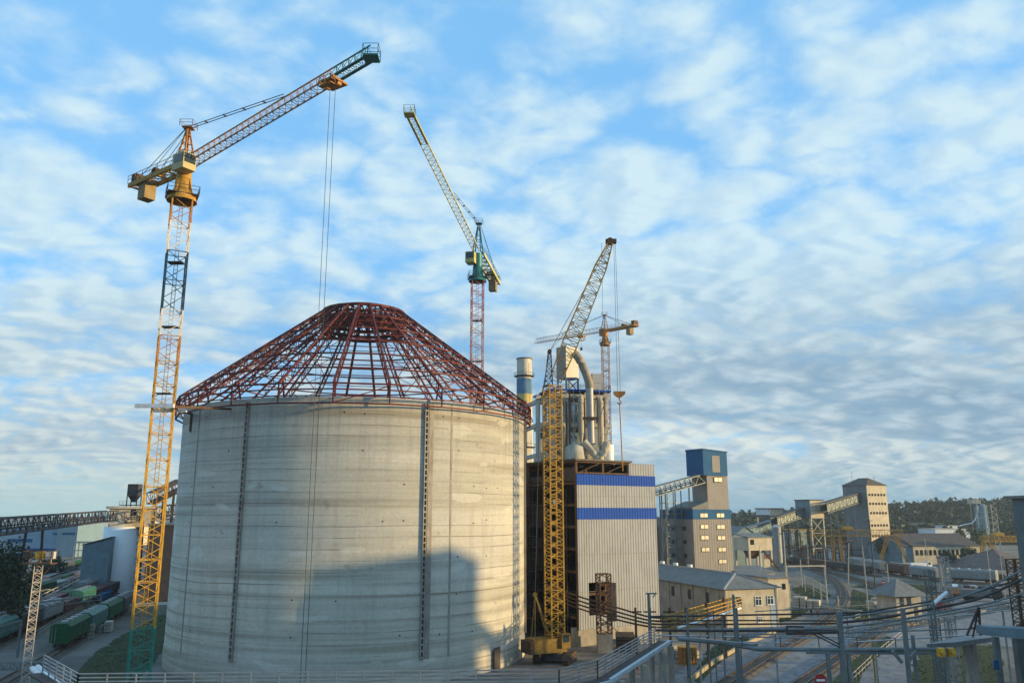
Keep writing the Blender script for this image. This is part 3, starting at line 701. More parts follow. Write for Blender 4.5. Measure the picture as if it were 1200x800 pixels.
# ==================================================================  CRAWLER CRANE
X4, Y4 = 6.5, 128.
cc = thing('crawler_crane', 'yellow lattice crawler crane with tall upright tower standing in front of dark open building side', 'crane', (X4, Y4, 0))
f = Fr((X4, Y4), -18)
for s_ in (-1, 1):
    b = MB(); u0 = s_*2.25
    prof = [(-2.9, .75), (-2.6, .2), (-2.2, 0.02), (2.2, 0.02), (2.6, .2), (2.9, .75), (2.6, 1.25), (2.2, 1.4), (-2.2, 1.4), (-2.6, 1.25)]
    b.prism([f.p(u0-.45, v, z) for v, z in prof], f.u*.9)
    tk = b.build('track', m_brown, cc)
    b = MB()
    for v in (-2.2, -1.3, -.45, .45, 1.3, 2.2): b.tube(f.p(u0-.5, v, .6 if abs(v) < 2 else .72), f.p(u0+.5, v, .6 if abs(v) < 2 else .72), .36 if abs(v) < 2 else .5, 12)
    b.build('track_wheel', m_dsteel, tk)
b = MB(); b.fbox(f, -1.8, 1.8, -1.4, 1.4, .55, 1.25); b.tube(f.p(0, 0, 1.2), f.p(0, 0, 1.6), 1.2, 16); b.build('undercarriage', m_dsteel, cc)
fh = Fr((X4, Y4), 28)
b = MB(); b.fbox(fh, -4.6, 1.2, -1.5, 1.5, 1.6, 2.1); b.fbox(fh, -4.4, -.6, -1.45, 1.45, 2.1, 3.6); b.build('engine_house', m_musd, cc)
b = MB(); b.fbox(fh, -5.1, -4.4, -1.5, 1.5, 1.6, 3.4); b.build('counterweight', m_brown, cc)
b = MB(); b.fbox(fh, .2, 1.7, -1.7, -.5, 2.1, 4.2); cb = b.build('cab', m_musd, cc)
b = MB(); b.fbox(fh, .4, 1.5, -1.74, -1.7, 3.0, 4.0); b.fbox(fh, 1.7, 1.74, -1.6, -.6, 2.9, 4.0); b.build('cab_window', m_glass, cb)
ztop = zpy(452, Y4)
for k in range(4):
    z0 = 2.2+(ztop-2.2)*k/4; z1 = 2.2+(ztop-2.2)*(k+1)/4
    b = MB(); rotmast(b, X4, Y4, z0, z1, 2.15, 24, 6, .2, .10, k % 2); b.build('tower_section', m_must, cc)
b = MB(); A = at(716, 283, 131); Bm = Vector((X4+.2, Y4, ztop+.2))
d = (A-Bm).normalized(); lattice(b, Bm+d*1.0, Bm.lerp(A, .28), 1.9, 2.5, 5, .18, .09, (0, 1, 0)); lattice(b, Bm.lerp(A, .28), Bm.lerp(A, .8), 2.5, 2.0, 11, .18, .09, (0, 1, 0)); lattice(b, Bm.lerp(A, .8), A, 2.0, .7, 6, .16, .08, (0, 1, 0))
b.build('boom', m_must, cc)
b = MB(); b.tube(A-Vector((.2, .6, 0)), A+Vector((-.2, .6, 0)), .55, 14); b.box(A.x-.9, A.x+.9, A.y-.5, A.y+.5, A.z-.3, A.z+.35); b.build('boom_head', m_brown, cc)
b = MB(); St = at(644, 412, Y4-1); ft = Vector((X4-.6, Y4, ztop))
lattice(b, ft, St, 1.3, .45, 7, .13, .08, (0, 1, 0)); b.tube(St-Vector((0, .5, 0)), St+Vector((0, .5, 0)), .35, 10); b.build('luffing_strut', m_dsteel, cc)
b = MB(); sb = Vector((X4-3.0, Y4-1.2, 9.8)); 
for s_ in (-.6, .6): b.beam(fh.p(-.6, s_, 2.2), sb+Vector((0, s_*.5, 0)), .22); b.beam(fh.p(-3.8, s_, 3.5), sb+Vector((0, s_*.5, 0)), .14)
b.tube(sb-Vector((0, .4, 0)), sb+Vector((0, .4, 0)), .35, 10); b.build('gantry', m_musd, cc)
b = MB()
for s_ in (-.3, .3):
    o_ = Vector((0, s_, 0)); b.tube(St+o_, A+o_, .035, 5); b.tube(St+o_, at(632, 478, Y4-1)+o_, .05, 5); b.tube(at(632, 478, Y4-1)+o_, sb+o_, .04, 5)
b.tube(Bm.lerp(A, .5), St, .03, 5); b.build('luffing_rope', m_cable, cc)
hk = at(715.5, 462, 131); hk.x = A.x+.7; hk.y = A.y
b = MB(); b.tube(A+Vector((.7, -.2, 0)), hk+Vector((.15, -.2, .6)), .035, 5); b.tube(A+Vector((.5, .2, 0)), hk+Vector((-.25, .2, .6)), .035, 5)
b.tube((A.x-1.6, A.y, A.z-.2), (A.x-1.9, A.y, hk.z-8), .03, 5); b.build('hoist_rope', m_cable, cc)
b = MB(); b.prism([hk+Vector(p) for p in ((-1., -.25, .5), (-.9, -.25, 0), (-.3, -.25, -.5), (.3, -.25, -.5), (.9, -.25, 0), (1., -.25, .5))], (0, .5, 0))
b.pipe([hk+Vector(p) for p in ((0, 0, -.4), (0, 0, -.9), (.35, 0, -1.3), (0, 0, -1.65), (-.35, 0, -1.3))], .12); b.tube(hk+Vector((0, 0, -1.4)), hk+Vector((.2, 0, -12.5)), .09, 6); b.build('hook_block', m_orng, cc)
# ==================================================================  STRIPED BUILDING
fw = Fr((11.2, 142), 34); BW = 18.8; BD = 34.; BH = 30.9
st = thing('striped_building', 'tall beige corrugated plant building with two royal blue stripes, left side open', 'building', (11.2, 142, 0))
def corr(mb, f, u0, u1, v, z0, z1, per=.62, dep=.055):
    n = max(1, int(round((u1-u0)/per))); pr = (u1-u0)/n; pts = []
    for i in range(n):
        a = u0+i*pr; pts += [(a, v), (a+pr*.42, v), (a+pr*.55, v-dep), (a+pr*.87, v-dep)]
    pts.append((u1, v)); m = len(pts)
    pts += [(u1, v+.14), (u0, v+.14)]
    mb.prism([f.p(x, y, z0) for x, y in pts], (0, 0, z1-z0)); return mb
ou, oz = fw.hit(690.5, 721); ou2, oz2 = fw.hit(714, 681)
ST2 = (20.8, 22.8); ST1 = (26.7, 28.6)
b = MB(); corr(b, fw, .15, ou, 0, 2.6, ST2[0]); corr(b, fw, ou2, BW, 0, 2.6, ST2[0]); corr(b, fw, ou, ou2, 0, 2.6, oz); corr(b, fw, ou, ou2, 0, oz2, ST2[0])
corr(b, fw, .15, BW, 0, ST2[1], ST1[0]); corr(b, fw, BW*.66, BW, 0, ST1[1], BH-.15); b.build('front_cladding', m_clad, st)
for k, (z0, z1) in enumerate((ST2, ST1)):
    b = MB(); corr(b, fw, .1, BW+.05, -.03, z0, z1, .62, .05); 
    if k == 0: b.fbox(fw, BW-.02, BW+.06, -.1, 3.5, z0, z1)
    b.build('blue_stripe', m_cladbl, st)
b = MB()
for z in (8.7, 14.8, 24.8): b.fbox(fw, .15, ou if z < 1 else BW, -.075, -.055, z, z+.05)
b.build('sheet_lap', m_cladt, st)
b = MB(); b.fbox(fw, -.1, BW+.1, -.12, .5, 0, 2.58); b.build('plinth', m_conc, st)
b = MB(); b.fbox(fw, BW-.15, BW, .15, BD, 0, BH-.2); b.fbox(fw, 0, BW, BD-.1, BD, 0, BH-.2); b.build('wall', m_clad, st)
b = MB(); b.fbox(fw, -.5, BW*.68, -.5, BD+.4, BH, BH+.3); b.fbox(fw, BW*.66, BW+.2, .2, BD+.4, BH-.35, BH-.1); b.build('roof', m_dsteel, st)
b = MB()
for j in range(8):
    v = .3+j*(BD-.6)/7
    for u in (.2, 6.3, 12.4):
        b.fbox(fw, u-.2, u+.2, v-.2, v+.2, 0, BH)
for z in [4.5+k*3.75 for k in range(8)]:
    b.fbox(fw, .05, .35, .3, BD-.3, z-.2, z+.2)
    for j in range(8):
        v = .3+j*(BD-.6)/7; b.fbox(fw, .2, 13, v-.14, v+.14, z-.18, z+.18)
for z in (ST1[1]+.1, BH-.3): b.fbox(fw, .1, BW*.68, .05, .3, z, z+.25)
b.beam(fw.p(.2, .2, ST1[1]), fw.p(6.3, .2, BH), .12); b.beam(fw.p(6.3, .2, ST1[1]), fw.p(12.4, .2, BH), .12)
b.build('steel_frame', m_brown, st)
b = MB()
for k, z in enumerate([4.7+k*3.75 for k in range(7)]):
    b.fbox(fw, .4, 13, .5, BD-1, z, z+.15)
b.fbox(fw, 13, 13.2, .5, BD-1, .1, BH-.5); b.build('floor_slab', m_dark, st)  # floors and back sheet coloured near-black for the shade inside
# infill panels and pipes on the open side
b = MB(); r_ = random.Random(5)
for j in range(7):
    for k in range(7):
        if r_.random() < .35:
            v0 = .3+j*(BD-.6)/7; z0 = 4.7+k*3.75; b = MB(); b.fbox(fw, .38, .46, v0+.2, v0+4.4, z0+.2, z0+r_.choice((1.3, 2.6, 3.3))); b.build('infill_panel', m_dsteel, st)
b = MB()
for k in range(8):
    z = 6+k*2.9; b.tube(fw.p(-.3, 1+r_.uniform(0, 6), z), fw.p(-.3, BD-r_.uniform(1, 14), z), .07, 6)
for v in (2.5, 9, 16, 23, 29):
    b.tube(fw.p(-.35, v, 2), fw.p(-.35, v, BH-3-r_.uniform(0, 5)), .09, 6)
b.build('side_piping', m_dsteel, st)
b = MB(); b.fbox(fw, ou-.05, ou2+.05, 2.2, 2.4, oz-.1, oz2+.1); b.build('opening', m_dark, st)  # near-black sheet behind the gap carries its inner shade
b = MB(); b.fbox(fw, -.35, -.1, 5.2, 6.4, 23.5, 24.3); b.build('sign_board', m_white, st)
wb = onz(655, 762); 
b = MB(); b.fbox(Fr(onz(672, 757), 18), 0, 3.6, 0, 1.0, 0, 2.9); tag(b.build('concrete_block', m_concl), 'pale concrete block wall at the foot of the striped building corner', 'wall')
# scaffold left of the open building (dark, behind silo edge)
sc = thing('scaffold', 'grey tube scaffold with crossing ledgers beside the open building, next to silo', 'scaffold', tuple(fw.p(-2.4, 10, 0)))
fs = Fr(fw.p(-2.6, 8, 0), 124); b = MB()
for i in range(7):
    for v in (0, 1.1): b.tube(fs.p(i*2.4, v, 0), fs.p(i*2.4, v, 27), .05, 5)
for k in range(13):
    z = 1.8+k*2.0
    for v in (0, 1.1): b.tube(fs.p(0, v, z), fs.p(14.4, v, z), .045, 5)
b.build('tube_frame', m_dsteel, sc)
b = MB()
for k in range(6): b.fbox(fs, 0, 14.4, 0, 1.1, 3.8+k*4, 3.86+k*4)
b.build('scaffold_deck', m_brown, sc)
# ==================================================================  CHIMNEY
Yc = 260.; cx = at(614.5, 500, Yc).x
ch = thing('chimney', 'tall round chimney with cream top and faded blue and yellow bands', 'chimney', (cx, Yc, 0))
zc = lambda y: zpy(y, Yc)
b = MB(); rr = lambda z: 3.25-(z/71.)*.85
def seg(z0, z1, m, nm, n=24): b = MB(); b.rev((cx, Yc, 0), [(rr(z0), z0), (rr(z1), z1)], n); b.build(nm, m, ch)
m_cream = mat('cream_chimney', (.60, .54, .44), .85, 0, .15, .3, tint=(.3, .22, .15), tfac=.5, streak=1)
seg(0, zc(476), m_cream, 'shaft'); seg(zc(476), zc(462), mat('faded_yellow_band', (.55, .42, .14), .85), 'yellow_band'); seg(zc(462), zc(444), mat('faded_blue_band', (.10, .20, .32), .85), 'blue_band')
seg(zc(444), zc(421), m_cream, 'shaft_top'); b = MB(); b.rev((cx, Yc, 0), [(rr(71), zc(421)), (rr(71)+.25, zc(421)), (rr(71)+.2, zc(420)), (1.7, zc(420)), (1.7, zc(430))], 24); b.build('rim', m_brown, ch)
for py in (441, 524):
    z = zc(py); r0 = rr(z); b = MB(); b.rev((cx, Yc, 0), [(r0, z-.4), (r0+.9, z), (r0+.9, z+.12), (r0, z+.12)], 24)
    for i in range(14):
        a = i/14*6.283; a2 = (i+1)/14*6.283; p = Vector((cx+(r0+.85)*math.cos(a), Yc+(r0+.85)*math.sin(a), z)); q = Vector((cx+(r0+.85)*math.cos(a2), Yc+(r0+.85)*math.sin(a2), z))
        b.beam(p, p+Vector((0, 0, 1.1)), .07); b.beam(p+Vector((0, 0, 1.1)), q+Vector((0, 0, 1.1)), .07)
    b.build('gallery', m_dsteel, ch)
b = MB()
for s_ in (-.3, .3): b.beam((cx+2.3+s_, Yc-2.4, 0), (cx+1.7+s_, Yc-1.9, 70), .08)
b.build('ladder', m_dsteel, ch)
# ==================================================================  PREHEATER TOWER
Yp = 200.; pa = at(648, 520, Yp); fp = Fr((pa.x-.5, Yp), 14)
ph = thing('preheater_tower', 'open concrete frame tower with steel ducts and cyclones behind the striped building', 'building', (pa.x, Yp, 0))
zp = lambda y: zpy(y, Yp)
PW = 15.2; PD = 14
b = MB()
for u in (.5, 4.2, 9.6, PW-.5):
    for v in (.5, PD/2, PD-.5): b.fbox(fp, u-.5, u+.5, v-.5, v+.5, 0, zp(458))
b.build('column', m_concl, ph)
b = MB()
for z in (20, 29, zp(541), zp(508)-9.5+6, zp(497), zp(478)-1.6+.0):
    pass
levels = [20., 30., zp(535), zp(497), zp(463)]
for z in levels: b.fbox(fp, -.4, PW+.4, -.3, PD+.4, z-.45, z+.45)
b.build('floor_slab', m_concl, ph)
# left annex frame
b = MB(); fa = Fr(fp.p(-3.6, 0, 0), 14)
for v in (.5, PD-.5): b.fbox(fa, 0, .9, v-.45, v+.45, 0, zp(462))
for z in (zp(533), zp(498), zp(470)): b.fbox(fa, 0, 3.6, .1, .8, z-.6, z+.6); b.fbox(fa, .1, .8, .8, PD-.8, z-.5, z+.5)
b.build('annex_frame', m_concl, ph)
b = MB(); b.beam(fa.p(-.3, -.3, zp(467)), fp.p(4, -.3, zp(457)), .5, .5); b.build('annex_beam', m_concl, ph)
b = MB(); b.fbox(fp, 10.3, PW-.8, .3, .5, levels[2]+.5, zp(500)-.0); b.fbox(fp, 10.3, PW-.8, .3, .5, levels[3]+.5, levels[4]-.5); b.fbox(fp, .9, PW-.9, PD-.6, PD-.4, 20, zp(500)); b.build('wall_panel', m_clad, ph)
b = MB(); b.fbox(fp, 4.9, 9.0, 5, 5.3, levels[2]+.5, levels[3]-.5); b.fbox(fp, 4.9, 9.0, 5, 5.3, levels[3]+.5, levels[4]-.5); b.fbox(fp, .8, 4.0, 8, 8.3, levels[2]+.5, levels[3]-.5); b.build('inner_wall', m_bluegr, ph)
b = MB(); b.fbox(fp, -.6, PW+.8, -.7, PD+.5, zp(458)+.2, zp(456)+.2); 
b.build('top_platform', m_cladbl, ph)
b = MB(); railing(b, [fp.p(u, v, zp(456)+.3) for u, v in ((3, -.6), (PW+.7, -.6), (PW+.7, PD))], 1.1, 3, 1.6, .04); 
for z in levels[2:4]: railing(b, [fp.p(-.3, -.25, z+.45), fp.p(PW+.3, -.25, z+.45)], 1.1, 2, 1.8, .03)
b.build('handrail', m_dsteel, ph)
# box on top, left
q0 = at(663, 405, Yp+3); f2 = Fr((q0.x, Yp+3), 40)
b = MB(); zb0 = zp(440); zt0 = zpy(405, Yp+3); b.fbox(f2, 0, 4.6, 0, 3.6, zb0, zt0); b.build('filter_housing', mat('grey_cladding', (.24, .245, .245), .55, .2, .12, .3, tint=(.22, .22, .21), tfac=.4), ph)
b = MB()
for u in (.2, 4.4):
    for v in (.2, 3.4): b.fbox(f2, u-.2, u+.2, v-.2, v+.2, zp(457), zb0)
b.beam(f2.p(0, 0, zp(457)), f2.p(4.6, 0, zb0), .2); b.beam(f2.p(4.6, 0, zp(457)), f2.p(0, 0, zb0), .2); b.build('housing_legs', m_concl, ph)
# hopper at right top
b = MB(); q1 = at(694, 450, Yp+2); f3 = Fr((q1.x, Yp+2), 14); b.fbox(f3, 0, 2.6, 0, 3, zp(455), zp(447)); b.fbox(f3, .1, 2.8, 0, 3, zp(447)+.05, zp(436)); b.build('roof_box', m_clad, ph)
# great bent duct
pts = [at(x, y, Yp+1) for x, y in ((672, 413), (677, 418), (682, 427), (686.5, 437), (690, 448), (691, 457))]
b = MB(); b.pipe(smooth(pts, 3), 1.05, 14); b.build('bent_duct', mat('dusty_beige_duct', (.30, .26, .20), .85, 0, .25, .4, tint=(.16, .12, .09), tfac=.6), ph)
b = MB(); b.pipe([at(691, 455, Yp-1.5), at(692, 490, Yp-1.5), at(693, 520, Yp-1.5)], .85, 14); b.build('downcomer_pipe', mat('bright_insulated_duct', (.34, .34, .33), .55, .2, .1, .8, stretch=(.3, .3, 3)), ph)
b = MB(); cpt = at(692, 520, Yp-1.5)
b.pipe(smooth([at(684, 517, Yp-1.8), at(690, 524, Yp-1.8), at(697, 532, Yp-1.8), at(702, 543, Yp-1.8)], 3), .95, 12)
b.pipe(smooth([at(711, 518, Yp-1.8), at(709, 526, Yp-1.8), at(704, 536, Yp-1.8), at(702, 548, Yp-1.8)], 3), .95, 12); b.build('forked_duct', m_concl, ph)
b = MB(); q = at(712, 520, Yp); b.tube((q.x, q.y, 20), (q.x, q.y, zp(521)), 1.5, 14); b.build('storage_vessel', m_white, ph)
for px, r0, z0, z1 in ((667, 2.0, zp(531), zp(510)), (672, 1.9, zp(494), zp(470))):
    q = at(px, 500, Yp+4); b = MB(); b.rev((q.x, q.y, 0), [(.2, z1+.6), (r0, z1), (r0, (z0+z1)/2), (.5, z0-2), (.5, z0-4)], 18); b.build('cyclone', m_steel, ph)
for px, z0, z1, r0 in ((660, zp(531), zp(500), .9), (681, zp(515), zp(466), .75), (704, zp(528), zp(470), .8), (645, zp(525), zp(474), .6)):
    q = at(px, 500, Yp+1); b = MB(); b.rev((q.x, q.y, 0), [(.15, z1+1.2), (r0, z1), (r0, z0+2), (.25, z0-1.5)], 14); b.build('slim_vessel', m_concl, ph)
b = MB()
for k, (x0, y0, x1, y1) in enumerate(((648, 458, 664, 497), (664, 458, 648, 497), (664, 497, 685, 535), (700, 497, 712, 463), (648, 497, 664, 535), (632, 468, 648, 458), (634, 498, 648, 470), (634, 533, 648, 500), (702, 535, 714, 500))): b.beam(at(x0, y0, Yp-.8), at(x1, y1, Yp-.8), .22)
for k in range(9): x0 = 649+k*7.6; b.beam(at(x0, 457, Yp-1), at(x0+.3, 538, Yp-1), .12)
for y0 in (472, 484, 508, 520): b.beam(at(648, y0, Yp-1), at(716, y0+.5, Yp-1), .12)
b.build('steel_bracing', m_concl, ph)
q = at(674, 534, Yp-1); b = MB(); b.rev((q.x, q.y, 0), [(.3, zp(519)), (2.4, zp(524)), (2.6, zp(536)), (1.6, 24)], 18); b.build('riser_duct', m_concl, ph)
b = MB()
for px, y0, y1 in ((667.5, 458, 520), (663.5, 470, 533), (700, 465, 495), (708, 465, 500)): b.tube(at(px, y0, Yp-1), at(px+.5, y1, Yp-1), .22, 8)
b.beam(at(683, 490, Yp-2.5), at(701, 490, Yp-2.5), .9, .7); b.beam(at(700, 455, Yp-1), at(695, 488, Yp-1), .15); b.build('service_pipe', m_brown, ph)
# ==================================================================  BLUE-TOPPED TOWER AND ITS BLOCK
Yt = 235.; o_ = at(813.5, 640, Yt); ft_ = Fr((o_.x, Yt), 30)
bt = thing('blue_topped_tower', 'beige sheet-clad tower block with bright blue head house and blue band', 'building', (o_.x, Yt, 0))
uR = ft_.hit(858, 640)[0]; uS = ft_.hit(829.5, 580)[0]; uT = ft_.hit(854.5, 580)[0]
zbl = ft_.hit(813.5, 608)[1], ft_.hit(813.5, 596.5)[1]
DL = 14.
b = MB(); corr(b, ft_, 0, uR, 0, 0, zbl[0], .9, .05); b.fbox(ft_, 0, uR, .14, DL, 0, zbl[0]); b.build('lower_wall', m_cladt, bt)
b = MB(); b.fbox(ft_, -.06, uR+.06, -.12, DL+.02, zbl[0]+.01, zbl[1]); b.build('blue_band', m_blueb, bt)
zs_ = ft_.hit(830, 557)[1]; zt_ = ft_.hit(829, 526)[1]
b = MB(); b.fbox(ft_, uS, uR-.3, .1, 6.5, zbl[1], zs_); b.build('shaft', m_cladt, bt)
b = MB(); b.prism([ft_.p(-.1, -.1, zbl[1]+.02), ft_.p(uS-.02, -.1, zbl[1]+.02), ft_.p(uS-.02, -.1, zbl[1]+2.4), ft_.p(-.1, -.1, zbl[1]+.5)], ft_.v*(DL*.7)); b.build('lean_to_roof', m_roof, bt)
b = MB(); ub = ft_.hit(824, 560)[0]; b.fbox(ft_, ub, uR-.5, -.3, 6.9, zs_+.05, zt_-.4); 
b.prism([ft_.p(ub-.15, -.5, zt_-.38), ft_.p(uR-.2, -.5, zt_-.38-.4), ft_.p(uR-.2, -.5, zt_-.1-.4), ft_.p(ub-.15, -.5, zt_+.1)], ft_.v*7.6); b.build('head_house', m_blueb, bt)
b = MB(); u0, z0 = ft_.hit(834, 553); u1, z1 = ft_.hit(842, 534); b.fbox(ft_, u0, u1, -.38, -.28, z0, z1); b.build('grey_panel', m_cladt, bt)
def wpx(mb, f, x, y, w_, h_, v=-.16, t=.1):
    u0, z0 = f.hit(x-w_/2, y+h_/2); u1, z1 = f.hit(x+w_/2, y-h_/2); mb.fbox(f, u0, u1, v, v+t, z0, z1); return u0, u1, z0, z1
for x, y in [(824.5, 603.5), (843.8, 603.5), (825, 616.7), (844.3, 617), (825.6, 629.5), (845, 629.8), (826.4, 643.5), (845.8, 643.5), (846.4, 657.5), (841, 561.8)]:
    b = MB(); u0, u1, z0, z1 = wpx(b, ft_, x, y, 8.2, 5, -.2, .08); w_ = b.build('window', m_glassw, bt)
    b = MB(); b.fbox(ft_, (u0+u1)/2-.04, (u0+u1)/2+.04, -.26, -.19, z0, z1)
    for zz in (z0, z1): b.fbox(ft_, u0-.06, u1+.06, -.26, -.19, zz-.06, zz+.06)
    b.build('frame', m_brown, w_)
# left receding side windows
b = MB()
for v in (3., 7.5):
    for z in (zbl[0]-3.2, zbl[0]-7, zbl[0]-10.8, zbl[0]+.8): b.fbox(ft_, -.13, -.03, v, v+1.9, z, z+1.1)
b.build('side_window', m_dsteel, bt)
b = MB(); lw0 = ft_.p(0, DL, 0); b.fbox(ft_, .3, uR, DL+.01, DL+16, 0, zbl[0]+.5); b.fbox(ft_, -8, .28, DL+2, DL+16, 0, zbl[0]-1.8); b.build('rear_wing', m_cladt, bt)
# frame stair / scaffold at its left
sc = thing('stair_scaffold', 'open steel stair frame against the left of the blue-topped tower', 'scaffold', tuple(ft_.p(-4, 6, 0)))
b = MB()
for u in (-6.5, -3.5, -.6):
    for v in (4, 6.5): b.fbox(ft_, u-.12, u+.12, v-.12, v+.12, 0, zpy(575, 240))
for k in range(8):
    z = 3+k*3.1
    for v in (4, 6.5): b.fbox(ft_, -6.5, -.6, v-.08, v+.08, z-.1, z+.1)
    b.beam(ft_.p(-6.5, 4, z), ft_.p(-3.5, 4, z+3.1), .1)
b.build('frame', m_gsteel, sc)
b = MB()
for k in range(8): b.fbox(ft_, -6.4, -.7, 4.1, 6.4, 3+k*3.1, 3.08+k*3.1)
b.build('landing', m_dsteel, sc)
# conveyor gallery into the tower
def gallery(label, p, q, w_, h_, m_side, m_roof_, supports=(), open_=True, bays=8, name='conveyor_gallery', cover=True, grp='conveyor galleries of the works'):
    p = Vector(p); q = Vector(q); o = thing(name, label, 'conveyor', tuple(p), grp)
    d = (q-p); L_ = d.length; d.normalize(); s_ = d.cross(Vector((0, 0, 1))).normalized(); up = s_.cross(d)
    b = MB()
    for a in (-1, 1):
        for c_ in (0, 1): b.beam(p+s_*a*w_/2+up*c_*h_, q+s_*a*w_/2+up*c_*h_, .2)
        for i in range(bays):
            A_ = p+d*L_*i/bays+s_*a*w_/2; B_ = p+d*L_*(i+1)/bays+s_*a*w_/2
            b.beam(A_, A_+up*h_, .13); (b.beam(A_, B_+up*h_, .13) if i % 2 else b.beam(A_+up*h_, B_, .13))
    b.build('truss', m_side, o)
    b = MB(); b.beam(p-up*.1, q-up*.1, w_+.1, .14, up); b.build('deck', m_dsteel, o)
    if not open_:
        b = MB()
        for a in (-1, 1): b.beam(p+s_*a*(w_/2-.12)+up*h_*.48, q+s_*a*(w_/2-.12)+up*h_*.48, .08, h_*.75, up)
        b.build('side_sheet', m_side, o)
    else:
        b = MB(); b.beam(p+up*.8, q+up*.8, 1., .15, up); b.tube(p+up*1.3+s_*.5, q+up*1.3+s_*.5, .12, 6); b.build('belt', m_rubber, o)
    if cover: b = MB(); b.beam(p+up*(h_+.15), q+up*(h_+.15), w_+.5, .12, up); b.build('roof', m_roof_, o)
    for t in supports:
        c_ = p.lerp(q, t); b = MB()
        for a in (-1, 1): b.beam(c_+s_*a*w_*.45, Vector((c_.x, c_.y, 0))+s_*a*w_*.75, .35)
        for k in range(1, 5):
            z = c_.z*k/5; z2 = c_.z*(k-1)/5; b.beam(Vector((c_.x, c_.y, z))-s_*w_*.6, Vector((c_.x, c_.y, z))+s_*w_*.6, .18); b.beam(Vector((c_.x, c_.y, z2))-s_*w_*.6, Vector((c_.x, c_.y, z))+s_*w_*.6, .12)
        b.build('support', m_side, o)
    return o
gallery('thin steel conveyor bridge climbing from the striped building to the blue-topped tower', at(748, 586, 228), at(829, 564, 240), 2.0, 2.4, m_gsteel, m_roof, (.35, .75), True, 14)
# ==================================================================  LOW OFFICE / LONG SHED
fl = Fr((41, 161), 17.6); LW = 11.6; LL = 62; EH = 7.5
lb = thing('long_shed', 'long low building with grey hipped sheet roof and cream end wall with windows', 'building', (41, 161, 0))
b = MB(); b.fbox(fl, 0, LW, 0, .3, 0, EH); b.fbox(fl, LW-.3, LW, .3, LL, 0, EH); b.build('end_wall', m_plast, lb)
b = MB(); b.fbox(fl, 0, .3, .3, LL, 0, EH); 
for k in range(12): b.fbox(fl, -.2, 0, 2+k*5, 2.5+k*5, 0, EH-.1)
b.fbox(fl, -.1, 0, .3, LL, 3.6, 3.9); b.build('side_wall', m_conc, lb)
e = .7; RH = EH+2.4
P_ = lambda u, v, z: fl.p(u, v, z)
b = MB(); A_, B_, C_, D_ = P_(-e, -e, EH), P_(LW+e, -e, EH), P_(LW+e, LL+e, EH), P_(-e, LL+e, EH); R1, R2 = P_(LW/2, 5.2, RH), P_(LW/2, LL+e, RH)
b.add([A_, B_, C_, D_, R1, R2], [(0, 1, 4), (1, 2, 5, 4), (3, 0, 4, 5), (2, 3, 5), (3, 2, 1, 0)]); rf = b.build('roof', m_roof, lb)
b = MB(); b.beam(A_+Vector((0, 0, .1)), R1+Vector((0, 0, .1)), .28); b.beam(B_+Vector((0, 0, .1)), R1+Vector((0, 0, .1)), .2); b.beam(R1+Vector((0, 0, .08)), R2+Vector((0, 0, .08)), .3); b.build('ridge_cap', m_steel, rf)
b = MB()
for x in (772, 783, 795): 
    pass
for k in range(4): b = MB(); p = P_(LW/2+.5, 24+k*6.5, RH); b.tube(p-Vector((0, 0, .4)), p+Vector((0, 0, .7)), .6, 10); b.build('roof_vent', m_white, rf)
for x, y, w_, h_ in ((865, 703, 5.5, 10), (888.5, 703.5, 6.5, 10.5), (902.5, 702.5, 6.5, 10), (890.5, 725, 4, 7)):
    b = MB(); u0, u1, z0, z1 = wpx(b, fl, x, y, w_, h_, -.06, .05); w2 = b.build('window', m_glass, lb)
    b = MB()
    for uu in (u0, (u0+u1)/2, u1): b.fbox(fl, uu-.05, uu+.05, -.12, -.055, z0, z1)
    for zz in (z0, z0+(z1-z0)*.7, z1): b.fbox(fl, u0, u1, -.12, -.055, zz-.05, zz+.05)
    b.fbox(fl, u0-.15, u1+.15, -.22, -.055, z0-.15, z0-.06); b.build('window_frame', m_white, w2)
for k in range(5):
    b = MB(); v = 6+k*7; b.fbox(fl, -.06, -.01, v, v+1.2, 4.4, 6.4); b.build('side_window', m_dsteel, lb)
b = MB(); b.fbox(fl, LW-1.7, LW-.4, -.05, 0, .2, 5.8); b.build('pale_panel', mat('pale_blue_panel', (.35, .42, .50), .7), lb)
b = MB(); b.tube(P_(.1, -.15, 0), P_(.1, -.15, EH), .08, 8); b.tube(P_(LW-.1, -.15, 0), P_(LW-.1, -.15, EH), .08, 8); b.build('downpipe', m_steel, lb)
